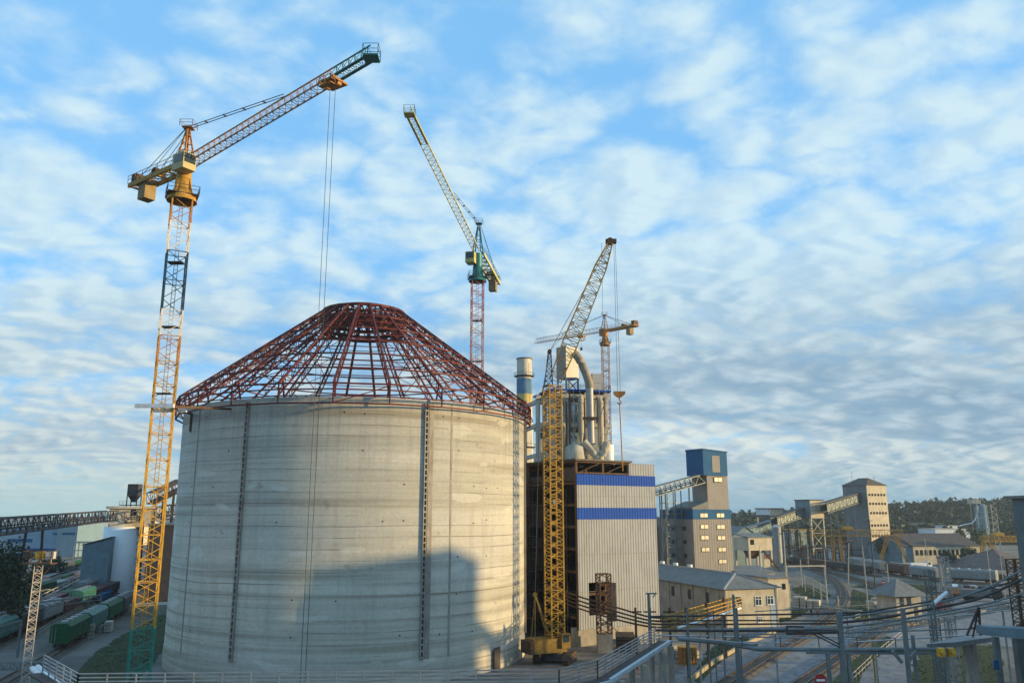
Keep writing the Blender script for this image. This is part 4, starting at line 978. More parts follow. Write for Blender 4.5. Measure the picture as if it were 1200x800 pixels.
# small sheds behind it
def house(label, f, w_, d_, h_, rh, m_w, m_r, name='shed', cat='building', gable='u', wins=(), e=.3, group=None):
    o = thing(name, label, cat, tuple(f.o), group)
    b = MB(); b.fbox(f, 0, w_, 0, d_, 0, h_)
    if rh and gable == 'v': b.prism([f.p(0, .05, h_), f.p(w_, .05, h_), f.p(w_/2, .05, h_+rh)], f.v*(d_-.1))
    if rh and gable == 'u': b.prism([f.p(.05, 0, h_), f.p(.05, d_, h_), f.p(.05, d_/2, h_+rh)], f.u*(w_-.1))
    b.build('wall', m_w, o)
    b = MB()
    if not rh: b.fbox(f, -e, w_+e, -e, d_+e, h_+.01, h_+.35)
    elif gable == 'v':
        for s_ in (0, 1):
            x0, x1 = (-e, w_/2) if s_ == 0 else (w_+e, w_/2); z0 = h_-e*rh/(w_/2)+.05; b.add([f.p(x0, -e, z0), f.p(x0, d_+e, z0), f.p(x1, d_+e, h_+rh+.05), f.p(x1, -e, h_+rh+.05), f.p(x0, -e, z0+.15), f.p(x0, d_+e, z0+.15), f.p(x1, d_+e, h_+rh+.2), f.p(x1, -e, h_+rh+.2)], [(0, 1, 2, 3), (7, 6, 5, 4), (0, 3, 7, 4), (1, 5, 6, 2), (0, 4, 5, 1)])
    elif gable == 'u':
        for s_ in (0, 1):
            y0, y1 = (-e, d_/2) if s_ == 0 else (d_+e, d_/2); z0 = h_-e*rh/(d_/2)+.05; b.add([f.p(-e, y0, z0), f.p(w_+e, y0, z0), f.p(w_+e, y1, h_+rh+.05), f.p(-e, y1, h_+rh+.05), f.p(-e, y0, z0+.15), f.p(w_+e, y0, z0+.15), f.p(w_+e, y1, h_+rh+.2), f.p(-e, y1, h_+rh+.2)], [(0, 1, 2, 3), (7, 6, 5, 4), (0, 3, 7, 4), (1, 5, 6, 2), (0, 4, 5, 1)])
    else:
        b.add([f.p(-e, -e, h_), f.p(w_+e, -e, h_), f.p(w_+e, d_+e, h_), f.p(-e, d_+e, h_), f.p(w_/2, d_/2, h_+rh)], [(0, 1, 4), (1, 2, 4), (2, 3, 4), (3, 0, 4), (3, 2, 1, 0)])
    b.build('roof', m_r, o)
    for (u0, u1, z0, z1, mm) in wins:
        b = MB(); b.fbox(f, u0, u1, -.08, -.01, z0, z1); b.build('window', mm, o)
    return o
def fpx(px, py, deg): p = onz(px, py); return Fr((p.x, p.y), deg)
def Hh(py, Y): return zpy(py, Y)
f = fpx(903, 724, 17); house('small flat-roofed cream hut behind the cream end-walled shed', f, 5, 14, Hh(678, f.o.y), 0, m_plast, m_roof, wins=((1.2, 2.0, 5.5, 6.8, m_dark), (3.4, 4.2, 5.8, 7., m_dark)))
f = fpx(868, 692, 20); house('low brick-coloured shed with grey roof right of blue-topped tower', f, 12, 16, Hh(672, f.o.y), 1.5, m_conc, m_roof, gable='u')
# boxy bunker on legs
Yb = 285.; p = at(878, 650, Yb); f = Fr((p.x, Yb), 24)
bk = thing('loading_bunker', 'cream box bunker on concrete legs beside the rail line', 'building', (p.x, Yb, 0))
zq = lambda y: zpy(y, Yb); uw = f.hit(905, 640)[0]
b = MB(); b.fbox(f, 0, uw, 0, 8, zq(645), zq(630)); b.build('wall', m_plast, bk)
b = MB(); b.prism([f.p(-.4, -.4, zq(630)+.02), f.p(uw+.4, -.4, zq(630)+.02), f.p(uw+.4, 8.4, zq(626)), f.p(-.4, 8.4, zq(626))], (0, 0, .3)); b.build('roof', m_roof, bk)
b = MB()
for u in (.4, uw/2, uw-.4):
    for v in (.4, 7.6): b.fbox(f, u-.35, u+.35, v-.35, v+.35, 0, zq(645)-.02)
b.build('leg', m_concl, bk)
b = MB(); b.prism([f.p(1.5, 2, zq(645)), f.p(uw-1.5, 2, zq(645)), f.p(uw/2+.6, 3.6, zq(655)), f.p(uw/2-.6, 3.6, zq(655))], f.v*3); b.beam(f.p(uw*.6, -.1, zq(646)), f.p(uw+2.2, -1, 2.), .7, .4); b.build('chute', m_brown, bk)
b = MB(); b.fbox(f, .8, 2.4, -.06, .0, zq(638), zq(632)); b.build('window', m_dark, bk)
p = at(861, 650, 300); f = Fr((p.x-2, 300), 20); house('grey steep-roofed shed squeezed between the blue-topped tower and bunker', f, 15, 22, Hh(632, 300), 4.5, m_bluegr, m_roof, gable='v')
# ==================================================================  FAR CONVEYOR LINE AND TOWER
Yf = 390.
p = at(1019, 620, Yf); f = Fr((p.x, Yf), 12); uw = f.hit(1041, 620)[0]; zq = lambda y: zpy(y, Yf)
ct = thing('concrete_tower', 'pale tower with dark hipped roof and rows of small windows, far right', 'building', (p.x, Yf, 0))
ftw = Fr((p.x+.4, Yf), 28); uw = ftw.hit(1043, 620)[0]; TD = 14.
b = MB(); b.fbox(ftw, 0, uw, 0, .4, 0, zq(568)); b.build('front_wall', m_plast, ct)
b = MB(); b.fbox(ftw, 0, uw, .4, TD, 0, zq(568)-.02); b.build('wall', mat('shaded_render', (.20, .21, .215), .85, 0, .15, .3, tint=(.12, .12, .12), tfac=.5, streak=1), ct)  # shade of the side walls is put into this darker grey
b = MB(); z0 = zq(568); b.add([ftw.p(-.6, -.6, z0), ftw.p(uw+.6, -.6, z0), ftw.p(uw+.6, TD+.6, z0), ftw.p(-.6, TD+.6, z0), ftw.p(uw/2, TD*.3, zq(559)), ftw.p(uw/2, TD*.7, zq(559))], [(0, 1, 4), (1, 2, 5, 4), (2, 3, 5), (3, 0, 4, 5), (3, 2, 1, 0)])
b.tube(ftw.p(uw*.7, 3, z0), ftw.p(uw*.7, 3, zq(557)), .12, 6); b.tube(ftw.p(uw*.1, 9, z0), ftw.p(uw*.1, 9, zq(551)), .08, 6); b.build('roof', m_roofb, ct)
for y in (579.5, 590, 601, 615.5, 628):
    b = MB(); z = zq(y)
    for k in range(6): b.fbox(ftw, .8+k*(uw-1.2)/6, .8+k*(uw-1.2)/6+(uw-1.2)/6*.62, -.06, -.0, z-.5, z+.6)
    b.build('window_row', m_dark, ct)
    
def block_on_legs(label, px0, px1, y0, y1, Y, deg, dep, m_w, m_side, legs=True, name='transfer_house'):
    p = at(px0, 620, Y); f = Fr((p.x, Y), deg); w_ = f.hit(px1, 620)[0]; o = thing(name, label, 'building', (p.x, Y, 0), None)
    z0, z1 = zpy(y1, Y), zpy(y0, Y)
    b = MB(); b.fbox(f, 0, w_, 0, dep, z0, z1); b.build('side_wall', m_side, o)
    b = MB(); b.fbox(f, .1, w_-.05, -.12, -.005, z0+.1, z1-.1); b.build('front_wall', m_w, o)
    b = MB(); b.fbox(f, -.4, w_+.4, -.4, dep+.4, z1+.01, z1+.4); b.build('roof', m_roofb, o)
    if legs:
        b = MB()
        for u in (.4, w_-.4):
            for v in (.4, dep-.4): b.fbox(f, u-.3, u+.3, v-.3, v+.3, 0, z0-.02)
        for k in range(3):
            za, zc_ = z0*k/3, z0*(k+1)/3; b.beam(f.p(.4, .4, za), f.p(w_-.4, .4, zc_), .25); b.beam(f.p(w_-.4, .4, za), f.p(.4, .4, zc_), .25); b.beam(f.p(.4, .4, zc_), f.p(w_-.4, .4, zc_), .25)
        b.build('leg_frame', m_gsteel, o)
    return o
block_on_legs('cream and grey transfer house on braced legs in the middle of the conveyor line', 951, 967, 586, 607, 365, 24, 9, m_plast, m_bluegr)
block_on_legs('small white transfer house at the low end of the conveyor line', 904, 919, 596, 603, 385, 24, 10, m_plast, m_white)
gallery('steep grey covered conveyor climbing into the pale hip-roofed tower', at(966, 601, 362), at(1006, 588, 395), 3.0, 4.3, m_gsteel, m_roofb, (.25, .75), False, 9)
gallery('grey covered conveyor between the two transfer houses', at(908, 616.5, 352), at(941, 604.5, 370), 3.0, 3.7, m_gsteel, m_roofb, (.4,), False, 9)
gallery('low dark covered conveyor descending left towards the bunker', at(874, 628, 345), at(906, 617.5, 372), 3.0, 3.2, m_bluegr, m_roof, (.5,), False, 8)
# ribbed silver silo
p = at(911, 640, 340)
sv = thing('steel_silo', 'narrow ribbed silver silo below the covered conveyor', 'silo', (p.x, 340, 0)); b = MB()
prof = []
z1 = zpy(618, 340); k = 0; z = 0
while z < z1: prof += [(1.75, z), (1.85, z+.3), (1.75, z+.6)]; z += .62
m_dull = mat('dull_ribbed_steel', (.25, .26, .26), .6, .2, .2, .5)
b.rev((p.x, 340, 0), prof, 20); b.build('shell', m_dull, sv); b = MB(); b.rev((p.x, 340, 0), [(1.9, z1), (.2, z1+1.2)], 20); b.build('cap', m_steel, sv)
f = Fr((at(927, 640, 372).x, 372), 20); house('blue-white sheet shed with orange eaves under the conveyor line', f, 9, 10, Hh(621, 372), 0, m_bluegr, mat('orange_trim', (.45, .22, .05), .7))
# pipe tangle below the conveyors
pt = thing('pipe_rack', 'tangle of rusty pipes and posts under the far conveyor line', 'pipes', tuple(at(940, 655, 360)*1)); b = MB(); r_ = random.Random(11)
for k in range(26):
    x = r_.uniform(918, 1000); Y = r_.uniform(350, 385); z1 = r_.uniform(4, 17); q = at(x, 640, Y); b.beam((q.x, Y, 0), (q.x, Y, z1), r_.uniform(.2, .5))
    b.beam((q.x-r_.uniform(2, 7), Y, z1*r_.uniform(.5, 1)), (q.x+r_.uniform(2, 6), Y+r_.uniform(-3, 3), z1*r_.uniform(.6, 1)), r_.uniform(.15, .4))
pt.location = (0, 0, 0); ORG[pt.name] = Vector(); b.build('pipework', m_brown, pt)
# ---------- gantry cranes
def gantry(label, pL, pR, z, mcol, leg_px, Y, name='gantry_crane'):
    p = Vector(pL); q = Vector(pR); o = thing(name, label, 'crane', (p.x, p.y, 0), 'gantry cranes over the storage yard')
    b = MB(); lattice(b, (p.x, p.y, z), (q.x, q.y, z), 2.4, 2.4, 18, .22, .10); b.build('girder', mcol, o)
    for t, sp_ in leg_px:
        c_ = p.lerp(q, t); 
        for s_ in (-1, 1):
            b = MB()
            A1 = Vector((c_.x+s_*1.5, c_.y, z-1.2)); B1 = Vector((c_.x+s_*sp_, c_.y, .2)); lattice(b, A1, B1, 1.2, .7, 7, .18, .09, (0, 1, 0)); b.build('leg', mcol, o)
    b = MB(); b.box(p.x*.6+q.x*.4-2, p.x*.6+q.x*.4+2, p.y-1.6, p.y+1.6, z+1.3, z+2.6); b.build('trolley', mcol, o)
    return o
gantry('ochre lattice gantry crane with splayed legs before the pale hip-roofed tower', at(948, 624, 345), at(1060, 624, 345), zpy(624, 345), m_yeld, ((.28, 2), (.86, 6.5)), 345)
gantry('yellow gantry crane by the gravel heap at far right', at(1150, 632, 360), at(1200, 631, 360), zpy(631, 360), m_yel, ((.12, 4),), 360)
# ---------- far right sheds
def shed(label, px0, px1, ybase, ytop, deg, dep, rh, mw_, mr_, gable='u', wins=0, wm=None, wy=None):
    f = fpx(px0, ybase, deg); w_ = f.hit(px1, ybase-4)[0]; hh = Hh(ytop, f.o.y); ws = []
    if wins:
        for k in range(wins): ws.append((1+k*(w_-2)/wins, 1+k*(w_-2)/wins+(w_-2)/wins*.6, hh*.5, hh*.8, wm or m_dark))
    return house(label, f, w_, dep, hh, rh, mw_, mr_, gable=gable, wins=ws)
shed('long shed with brown roof and a band of small windows at far right', 1072, 1150, 661, 640, 10, 26, 5, m_plast, m_roofb, 'u', 14)
shed('grey end of low shed beside the ochre gantry legs', 1058, 1071, 661, 640, 10, 24, 4, m_bluegr, m_roofb, 'u')
shed('long flat grey hall with cream end behind the brown-roofed shed', 1040, 1090, 634, 614, 6, 30, 0, m_conc, m_roof)
shed('cream block at the end of the long flat hall', 1089.5, 1104, 634, 613, 6, 20, 0, m_plast, m_roof)
shed('low white building with stepped roof behind the brown-roofed shed', 1098, 1138, 640, 620, 8, 18, 0, m_white, m_plast)
shed('white raised block on the stepped white building', 1111, 1124, 638, 616, 8, 12, 0, m_white, m_plast)
shed('yellow and blue striped hall at far right before the forest', 1160, 1184, 634, 611, 10, 20, 0, mat('yellow_cladding', (.55, .42, .03), .6), m_blueb)
# blue hopper plant far right
p = at(1152, 620, 460); hp_ = thing('batching_plant', 'blue silo with pale stair frame before the forest at far right', 'silo', (p.x, 460, 0))
zq = lambda y: zpy(y, 460)
b = MB(); b.rev((p.x, 460, 0), [(3.2, zq(626)), (3.2, zq(592)), (1., zq(590))], 18); b.build('shell', m_bluegr, hp_)
b = MB()
for s_ in (-3.8, 4.2):
    for t in (-3, 3): b.beam((p.x+s_, 460+t, 0), (p.x+s_, 460+t, zq(590)), .35)
for k in range(9):
    z = 3+k*3.2
    if z < zq(590): b.beam((p.x+4.2, 457, z), (p.x+7, 457, z+1.6), .3); b.beam((p.x+7, 457, z+1.6), (p.x+4.2, 457, z+3.2), .3); b.beam((p.x-3.8, 457, z), (p.x+4.2, 457, z), .2)
b.beam((p.x+7, 457, 0), (p.x+7, 457, zq(594)), .3); b.build('stair_frame', m_concl, hp_)
b = MB(); b.box(p.x-6, p.x-1, 457, 462, zq(590), zq(585)); b.build('head_box', m_concl, hp_)
b = MB(); b.pipe(smooth([at(x, y, 458) for x, y in ((1146, 592), (1145, 603), (1140, 612), (1132, 614), (1124, 616))], 3), .35); b.build('feed_pipe', m_white, hp_)
# gravel heap
p = onz(1178, 667); b = MB(); n = 36; rings = 12; vs = []; r_ = random.Random(2)
for k in range(rings+1):
    for i in range(n):
        t = k/rings; a = i/n*6.283; rr_ = 17*(1-t)*(1+.1*math.sin(3*a+1)+.05*math.sin(7*a)); vs.append((p.x+4+rr_*math.cos(a)*1.3, p.y+14+rr_*math.sin(a), 7.2*(t**.9)*(1-.15*max(0, math.cos(a-1)))+r_.uniform(-.15, .15)*(k > 0)-(.1 if k == 0 else 0)))
b.add(vs, [(k*n+i, k*n+(i+1) % n, (k+1)*n+(i+1) % n, (k+1)*n+i) for k in range(rings) for i in range(n)], True)
o = b.build('gravel_heap', m_gravel); o['kind'] = 'stuff'; o['label'] = 'reddish grey gravel heap at far right'; o['category'] = 'gravel'
# ==================================================================  LEFT SIDE
Yl = 236.
pl = at(141, 640, Yl); r0 = 4.7; zq = lambda y: zpy(y, Yl)
ls = thing('cement_silo', 'white round silo with pale concrete head house, left of the big silo', 'silo', (pl.x, Yl, 0))
b = MB(); b.rev((pl.x, Yl, 0), [(r0, 0), (r0, zq(617)), (0.1, zq(617))], 32); b.build('shell', mat('white_silo_paint', (.82, .85, .88), .6, 0, .06, .3), ls)
f = Fr((at(130, 600, Yl-3).x, Yl-4), 18); b = MB(); b.fbox(f, 0, 11, 0, 8, zq(617)+.02, zq(596)); hd = b.build('head_house', m_concl, ls)
b = MB(); b.fbox(f, -.8, 11.8, -.8, 8.8, zq(596)+.02, zq(593)); b.build('head_roof', m_concl, hd)
b = MB(); b.fbox(f, 5.6, 7, -.06, 0, zq(604), zq(597)); b.fbox(f, 4.2, 4.8, -.06, 0, zq(613), zq(610)); b.fbox(f, 8, 9, -.06, 0, zq(612), zq(604)); b.build('opening', m_dark, hd)  # near-black plates on the wall stand for shaded openings
f = Fr((at(92, 690, 226).x, 226), 12); w_ = f.hit(125, 680)[0]
ag = thing('angled_annex', 'blue-grey sheet annex with slanting roof leaning on the white silo', 'building', (f.o.x, 226, 0))
b = MB(); b.prism([f.p(0, 0, 0), f.p(w_, 0, 0), f.p(w_, 0, zpy(631, 226)), f.p(0, 0, zpy(639, 226))], f.v*7); b.build('wall', m_bluegr, ag)
b = MB(); b.prism([f.p(-.3, -.3, zpy(639, 226)+.05), f.p(w_+.1, -.3, zpy(630, 226)+.05), f.p(w_+.1, -.3, zpy(630, 226)+.3), f.p(-.3, -.3, zpy(639, 226)+.3)], f.v*7.6); b.build('roof', m_roofb, ag)
# dust filter on top
q = at(158, 575, 250); zq2 = lambda y: zpy(y, 250)
fb = thing('filter_hopper', 'small dark green-grey filter hopper on legs above the conveyor, far left', 'machine', (q.x, 250, zq2(592)))
b = MB(); b.box(q.x-1.6, q.x+1.6, 248.5, 251.5, zq2(581), zq2(567)); b.rev((q.x, 250, 0), [(1.9, zq2(581)), (.6, zq2(588))], 4, R(45), R(405)); b.build('hopper', m_dsteel, fb)
b = MB(); 
for s_ in (-1.5, 1.5):
    for t in (-1.4, 1.4): b.beam((q.x+s_, 250+t, 12), (q.x+s_, 250+t, zq2(581)), .25)
b.box(q.x-3.5, q.x+2.5, 248, 252, zq2(592), zq2(591)); railing(b, [(q.x-3.5, 248, zq2(591)), (q.x+2.5, 248, zq2(591))], 1.1, 2, 1.2); b.build('leg_frame', m_dsteel, fb)
# long truss conveyor
gallery('long dark truss conveyor with handrail crossing the far left skyline', at(-45, 631, 118), at(131, 609, 226), 3.0, 2.5, m_dsteel, m_dsteel, (.33,), True, 30, cover=False)
gallery('dark steel conveyor bridge between left crane mast and the big silo', at(150, 612, 232), at(218, 600, 250), 3.0, 3.0, m_dsteel, m_dsteel, (.2, .5, .8), True, 12, cover=False)
gallery('short reddish lattice conveyor rising by the left edge of the silo', at(178, 590, 240), at(212, 573, 262), 3.0, 3.0, m_brown, m_brown, (.3, .9), True, 8)
shed('dark flat plant building behind the left crane mast, enlarged to shade the white silo', 166, 206, 708, 615, 10, 38, 0, m_dsteel, m_roof)  # raised and deepened to keep the sun off the white silo
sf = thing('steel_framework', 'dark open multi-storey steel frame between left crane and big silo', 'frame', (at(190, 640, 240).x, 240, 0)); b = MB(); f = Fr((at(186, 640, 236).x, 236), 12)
for u in (0, 3, 6, 9):
    for v in (0, 5): b.fbox(f, u-.18, u+.18, v-.18, v+.18, 0, 27)
for z in (4, 8, 12, 16, 20, 24): b.fbox(f, 0, 9, -.1, .1, z-.15, z+.15); b.fbox(f, 0, 9, 4.9, 5.1, z-.15, z+.15); b.beam(f.p(0, 0, z-4), f.p(3, 0, z), .12); b.fbox(f, .1, 8.9, .2, 4.8, z, z+.1)
b.build('steel_frame', m_dsteel, sf)
# striped works hall, far left
f = fpx(12, 652, -3); w_ = f.hit(66, 640)[0]; hh = Hh(618, f.o.y)
wh = thing('works_hall', 'pale blue works hall with bright blue bands, far left', 'building', tuple(f.o))
b = MB(); b.fbox(f, -14, w_, 0, 30, 0, hh); b.build('wall', mat('pale_blue_cladding', (.22, .33, .43), .6, 0, .1, .3), wh)
b = MB(); u0 = f.hit(10, 632)[0]; b.fbox(f, u0, f.hit(38, 632)[0], -.12, -.01, f.hit(12, 635)[1], f.hit(12, 631)[1]); b.fbox(f, f.hit(24, 640)[0], w_, -.12, -.01, f.hit(12, 646)[1], f.hit(12, 642)[1]); b.build('blue_band', m_blueb, wh)
b = MB(); b.fbox(f, -14.4, w_+.4, -.4, 30.4, hh+.01, hh+.5); b.build('roof', m_roof, wh)
f2 = Fr(f.p(w_+.3, -1, 0), -3); w2 = f2.hit(90, 630)[0]; b = MB(); hh2 = Hh(613, f2.o.y); b.fbox(f2, 0, w2, 0, 28, 0, hh2); b.build('tall_bay', mat('blue_grey_cladding', (.18, .27, .34), .6, 0, .1, .3), wh)
b = MB()
for y in (615, 625):
    for x0, x1 in ((62, 67), (73, 88)): b.fbox(f2, f2.hit(x0, y)[0], f2.hit(x1, y)[0], -.12, -.01, f2.hit(x0, y+1.3)[1], f2.hit(x0, y-1.3)[1])
b.build('blue_band', m_blueb, wh)
f = fpx(92, 640, -6); w_ = f.hit(150, 620)[0]; house('long pale roofed store behind the works hall, far left', f, w_, 60, Hh(618, f.o.y)*.8, 7, m_plast, mat('pale_tan_roof', (.42, .34, .27), .8), gable='u')  # store roof in mottled pale tan
f = fpx(84, 668, -4); w_ = f.hit(128, 650)[0]
pr = thing('loading_canopy', 'white posts and pipe canopy before the far left hall', 'frame', tuple(f.o)); b = MB()
for k in range(9): b.fbox(f, k*w_/8-.15, k*w_/8+.15, -.15, .15, 0, Hh(636, f.o.y))
b.fbox(f, 0, w_, -.3, 4, Hh(636, f.o.y), Hh(634, f.o.y)); b.fbox(f, 0, w_, -.2, .1, Hh(645, f.o.y), Hh(644, f.o.y)); b.build('canopy_frame', m_concl, pr)
# ---------- trees
def tree(label, x, y, h_, r_, n=1500, s=.32, m=None, name='tree', group=None, seed=1, low=.25):
    q = random.Random(seed); o = thing(name, label, 'tree', (x, y, 0), group)
    b = MB(); top = Vector((x+q.uniform(-.4, .4), y, h_*.75)); b.tube((x, y, -.1), top, h_*.022+.08, 8, .06, False)
    for k in range(8):
        t = q.uniform(.3, .9); p0 = Vector((x, y, 0)).lerp(top, t); a = q.uniform(0, 6.28); b.tube(p0, p0+Vector((math.cos(a)*r_*.7, math.sin(a)*r_*.7, h_*.15)), .09, 6, .03, False)
    b.build('trunk', m_bark, o); b = MB(); crown(b, (x, y, h_*(.5+low/2)), r_, h_*(1-low)/2, n, s, q); b.build('crown', m or m_leaf, o); return o
q = onz(2, 745); tree('dark leafy tree at the left edge of the yard', at(-3, 700, 150).x, 150, 17.0, 6.0, 5200, .36, m_leafd, seed=4, low=.05)
tl = [((47, 690), 245, 9, 4.5, 'dark bushy tree right of the floodlight mast'), ((60, 684), 262, 8, 4.2, 'smaller dark tree between the floodlight mast and the annex'),
      ((1128, 655), 400, 15, 4.8, 'dark round tree before the stepped white building'), ((1038, 660), 372, 12, 5.5, 'dark tree behind the ochre gantry legs'), ((1145, 638), 450, 16, 7, 'green tree at the foot of the blue silo with stairs'),
      ((1112, 664), 345, 7, 4, 'low dark bush tree before the brown-roofed shed'), ((1135, 662), 352, 8, 4, 'second dark bush tree, right before the brown-roofed shed'),
      ((868, 600), 420, 14, 7, 'dark tree behind the steep-roofed shed')]
for i, (p, Y, hh, rr_, l) in enumerate(tl):
    x = at(p[0], p[1], Y).x; tree(l, x, Y, hh, rr_, 900, .55, m_leafd if i != 4 else m_leaf, seed=20+i, low=.1)
# ---------- wagons
DUST = (.24, .23, .21)
def wagon_proto(colm, kind):
    o = thing('freight_wagon', '', 'wagon', (0, 0, 0), 'freight wagons standing in the sidings')
    f = Fr((0, 0), 90); b = MB(); Lh = 6.6; W_ = 1.5
    if kind == 'hopper':
        prof = [(-W_, 1.6), (-W_, 3.9), (-W_*.6, 4.4), (W_*.6, 4.4), (W_, 3.9), (W_, 1.6), (W_*.5, 1.25), (-W_*.5, 1.25)]
        b.prism([f.p(-Lh, v, z) for v, z in prof], f.u*2*Lh)
        for k in range(13): 
            u = -Lh+.4+k*(2*Lh-.8)/12
            for s_ in (-1, 1): b.fbox(f, u-.05, u+.05, s_*W_-.06, s_*W_+.06, 1.6, 3.9)
    elif kind == 'tank':
        b.tube(f.p(-Lh, 0, 2.75), f.p(Lh, 0, 2.75), 1.4, 16)
    else:
        b.fbox(f, -Lh, Lh, -W_, W_, 1.3, 3.3)
        for k in range(13):
            u = -Lh+.4+k*(2*Lh-.8)/12
            for s_ in (-1, 1): b.fbox(f, u-.06, u+.06, s_*W_-.08, s_*W_+.08, 1.3, 3.3)
    b.build('body', colm, o)
    if kind == 'hopper':
        b = MB()
        for k in range(4): b = MB(); b.fbox(f, -5+k*3, -4+k*3, -.5, .5, 4.4, 4.6); b.build('roof_hatch', m_steel, o)
    b = MB(); b.fbox(f, -Lh-.3, Lh+.3, -.35, .35, .95, 1.24)
    for u in (-Lh-.75, Lh+.3): b.fbox(f, u, u+.45, -.14, .14, .9, 1.15)
    b.build('underframe', m_dsteel, o)
    for u in (-4.6, 4.6):
        b = MB()
        for s_ in (-1, 1): b.fbox(f, u-1.3, u+1.3, s_*.95-.1, s_*.95+.1, .75, 1.1)
        bg_ = b.build('bogie', m_dsteel, o)
        for du in (-.92, .92):
            b = MB()
            for s_ in (-1, 1): b.tube(f.p(u+du, s_*.76-.07, .98), f.p(u+du, s_*.76+.07, .98), .46, 14)
            b.tube(f.p(u+du, -.8, .98), f.p(u+du, .8, .98), .08, 6); b.build('wheelset', m_brown, bg_)
    b = MB()
    for s_ in (-.25, .25): b.beam(f.p(-Lh-.1, s_+.9, 1.3), f.p(-Lh-.1, s_+.9, 3.9 if kind != 'open' else 3.3), .05)
    b.build('ladder', m_steel, o)
    return o
wc = {'green': mat('wagon_green', (.008, .085, .03), .6, 0, .2, .8, tint=(.07, .09, .07), tfac=.6), 'teal': mat('wagon_teal', (.015, .13, .11), .5, 0, .2, .8, tint=DUST, tfac=.5), 'dark grey': mat('wagon_grey', (.07, .075, .08), .6, 0, .3, .8, tint=RUST, tfac=.4),
      'maroon': mat('wagon_maroon', (.11, .03, .03), .6, 0, .3, .8, tint=DUST, tfac=.5), 'pale grey': mat('wagon_pale', (.25, .27, .27), .6, 0, .2, .8, tint=(.12, .1, .08), tfac=.5), 'brown': mat('wagon_brown', (.10, .06, .04), .7, 0, .3, .8, tint=DUST, tfac=.5)}
protos = {}
def wagon(x, y, ang, col, kind, label):
    k = (col, kind)
    if k not in protos:
        protos[k] = o = wagon_proto(wc[col], kind); KID[o.name] = kids(o)
        for c_ in kids(o): KID[c_.name] = kids(c_) or [None]
    else:
        o = protos[k].copy(); C.objects.link(o)
        for ch_ in KID[protos[k].name]:
            c2 = ch_.copy(); c2.parent = o; C.objects.link(c2)
            for g_ in KID[ch_.name]:
                if g_: g2 = g_.copy(); g2.parent = c2; C.objects.link(g2)
    o.location = (x, y, 0.04); o.rotation_euler = (0, 0, ang); o['label'] = label; return o
ang = math.atan2(.264, 1.)   # siding direction
orders = ['nearest', 'second', 'third', 'fourth', 'fifth', 'sixth', 'seventh', 'eighth', 'ninth', 'tenth', 'eleventh', 'twelfth']
rows = [(0, 142.5, 'in the row beside the grass and crane foot', [('green', 'hopper'), ('teal', 'hopper'), ('green', 'hopper'), ('dark grey', 'hopper'), ('dark grey', 'open'), ('green', 'hopper'), ('pale grey', 'hopper')]),
        (-12.5, 142, 'in the row across the cinder path', [('teal', 'hopper'), ('dark grey', 'hopper'), ('pale grey', 'hopper'), ('maroon', 'open'), ('teal', 'hopper'), ('maroon', 'open'), ('dark grey', 'open'), ('green', 'hopper')]),
        (-17.5, 150, 'in the third siding from the crane', [('brown', 'open'), ('dark grey', 'open'), ('brown', 'open'), ('maroon', 'open'), ('green', 'open'), ('pale grey', 'hopper'), ('dark grey', 'open')]),
        (-28, 190, 'in the fourth siding from the crane', [('pale grey', 'hopper'), ('dark grey', 'open'), ('green', 'hopper'), ('pale grey', 'open'), ('maroon', 'open'), ('pale grey', 'hopper'), ('teal', 'hopper')]),
        (-33, 240, 'in the fifth siding from the crane', [('pale grey', 'hopper'), ('green', 'open'), ('dark grey', 'open'), ('pale grey', 'hopper'), ('pale grey', 'hopper'), ('green', 'hopper')]),
        (-45, 245, 'in the sixth siding from the crane', [('pale grey', 'hopper'), ('pale grey', 'hopper'), ('green', 'open'), ('pale grey', 'open'), ('dark grey', 'hopper'), ('green', 'hopper')])]
kn = {'hopper': 'roofed', 'open': 'open-topped', 'tank': 'tank'}
for off, Y0, where, lst in rows:
    Yw = Y0
    for i, (c_, k_) in enumerate(lst):
        p = LY(off, Yw); wagon(p.x, p.y, ang, c_, k_, f'{c_} {kn[k_]} freight wagon, {orders[i]} {where}'); Yw += 14.6/math.sqrt(1+.264**2)
# wagons on the right curve
i = 0; acc = 0; last = None
cl = ['dark grey', 'dark grey', 'brown', 'dark grey', 'pale grey', 'dark grey']
rt_ = smooth([onz(x, y) for x, y in ((1030, 676), (1000, 671), (960, 665.5), (920, 660.5), (880, 657))], 14)
track('railway_track', rt_)
for a_, b_ in zip(rt_[:-1], rt_[1:]):
    acc += (b_-a_).length
    if acc > 15 and i < 9:
        acc = 0; d = b_-a_; c_ = cl[i % 6]; wagon(a_.x, a_.y, math.atan2(d.y, d.x)-math.pi/2, c_, 'tank' if i % 6 == 4 else 'open', f'{c_} {"tank" if i%6==4 else "open-topped"} wagon, {orders[i]} from the right in the row below the far conveyors'); i += 1
rt2 = smooth([onz(x, y) for x, y in ((1200, 688), (1150, 684), (1090, 680), (1030, 671), (990, 664))], 14); track('railway_track', rt2); acc = 0; i = 0
for a_, b_ in zip(rt2[:-1], rt2[1:]):
    acc += (b_-a_).length
    if acc > 16 and i < 9:
        acc = 0; d = b_-a_; c_ = ['pale grey', 'pale grey', 'brown'][i % 3]; wagon(a_.x, a_.y, math.atan2(d.y, d.x)-math.pi/2, c_, 'hopper', f'{c_} roofed wagon, {orders[i]} from the right in the row before the brown-roofed shed'); i += 1
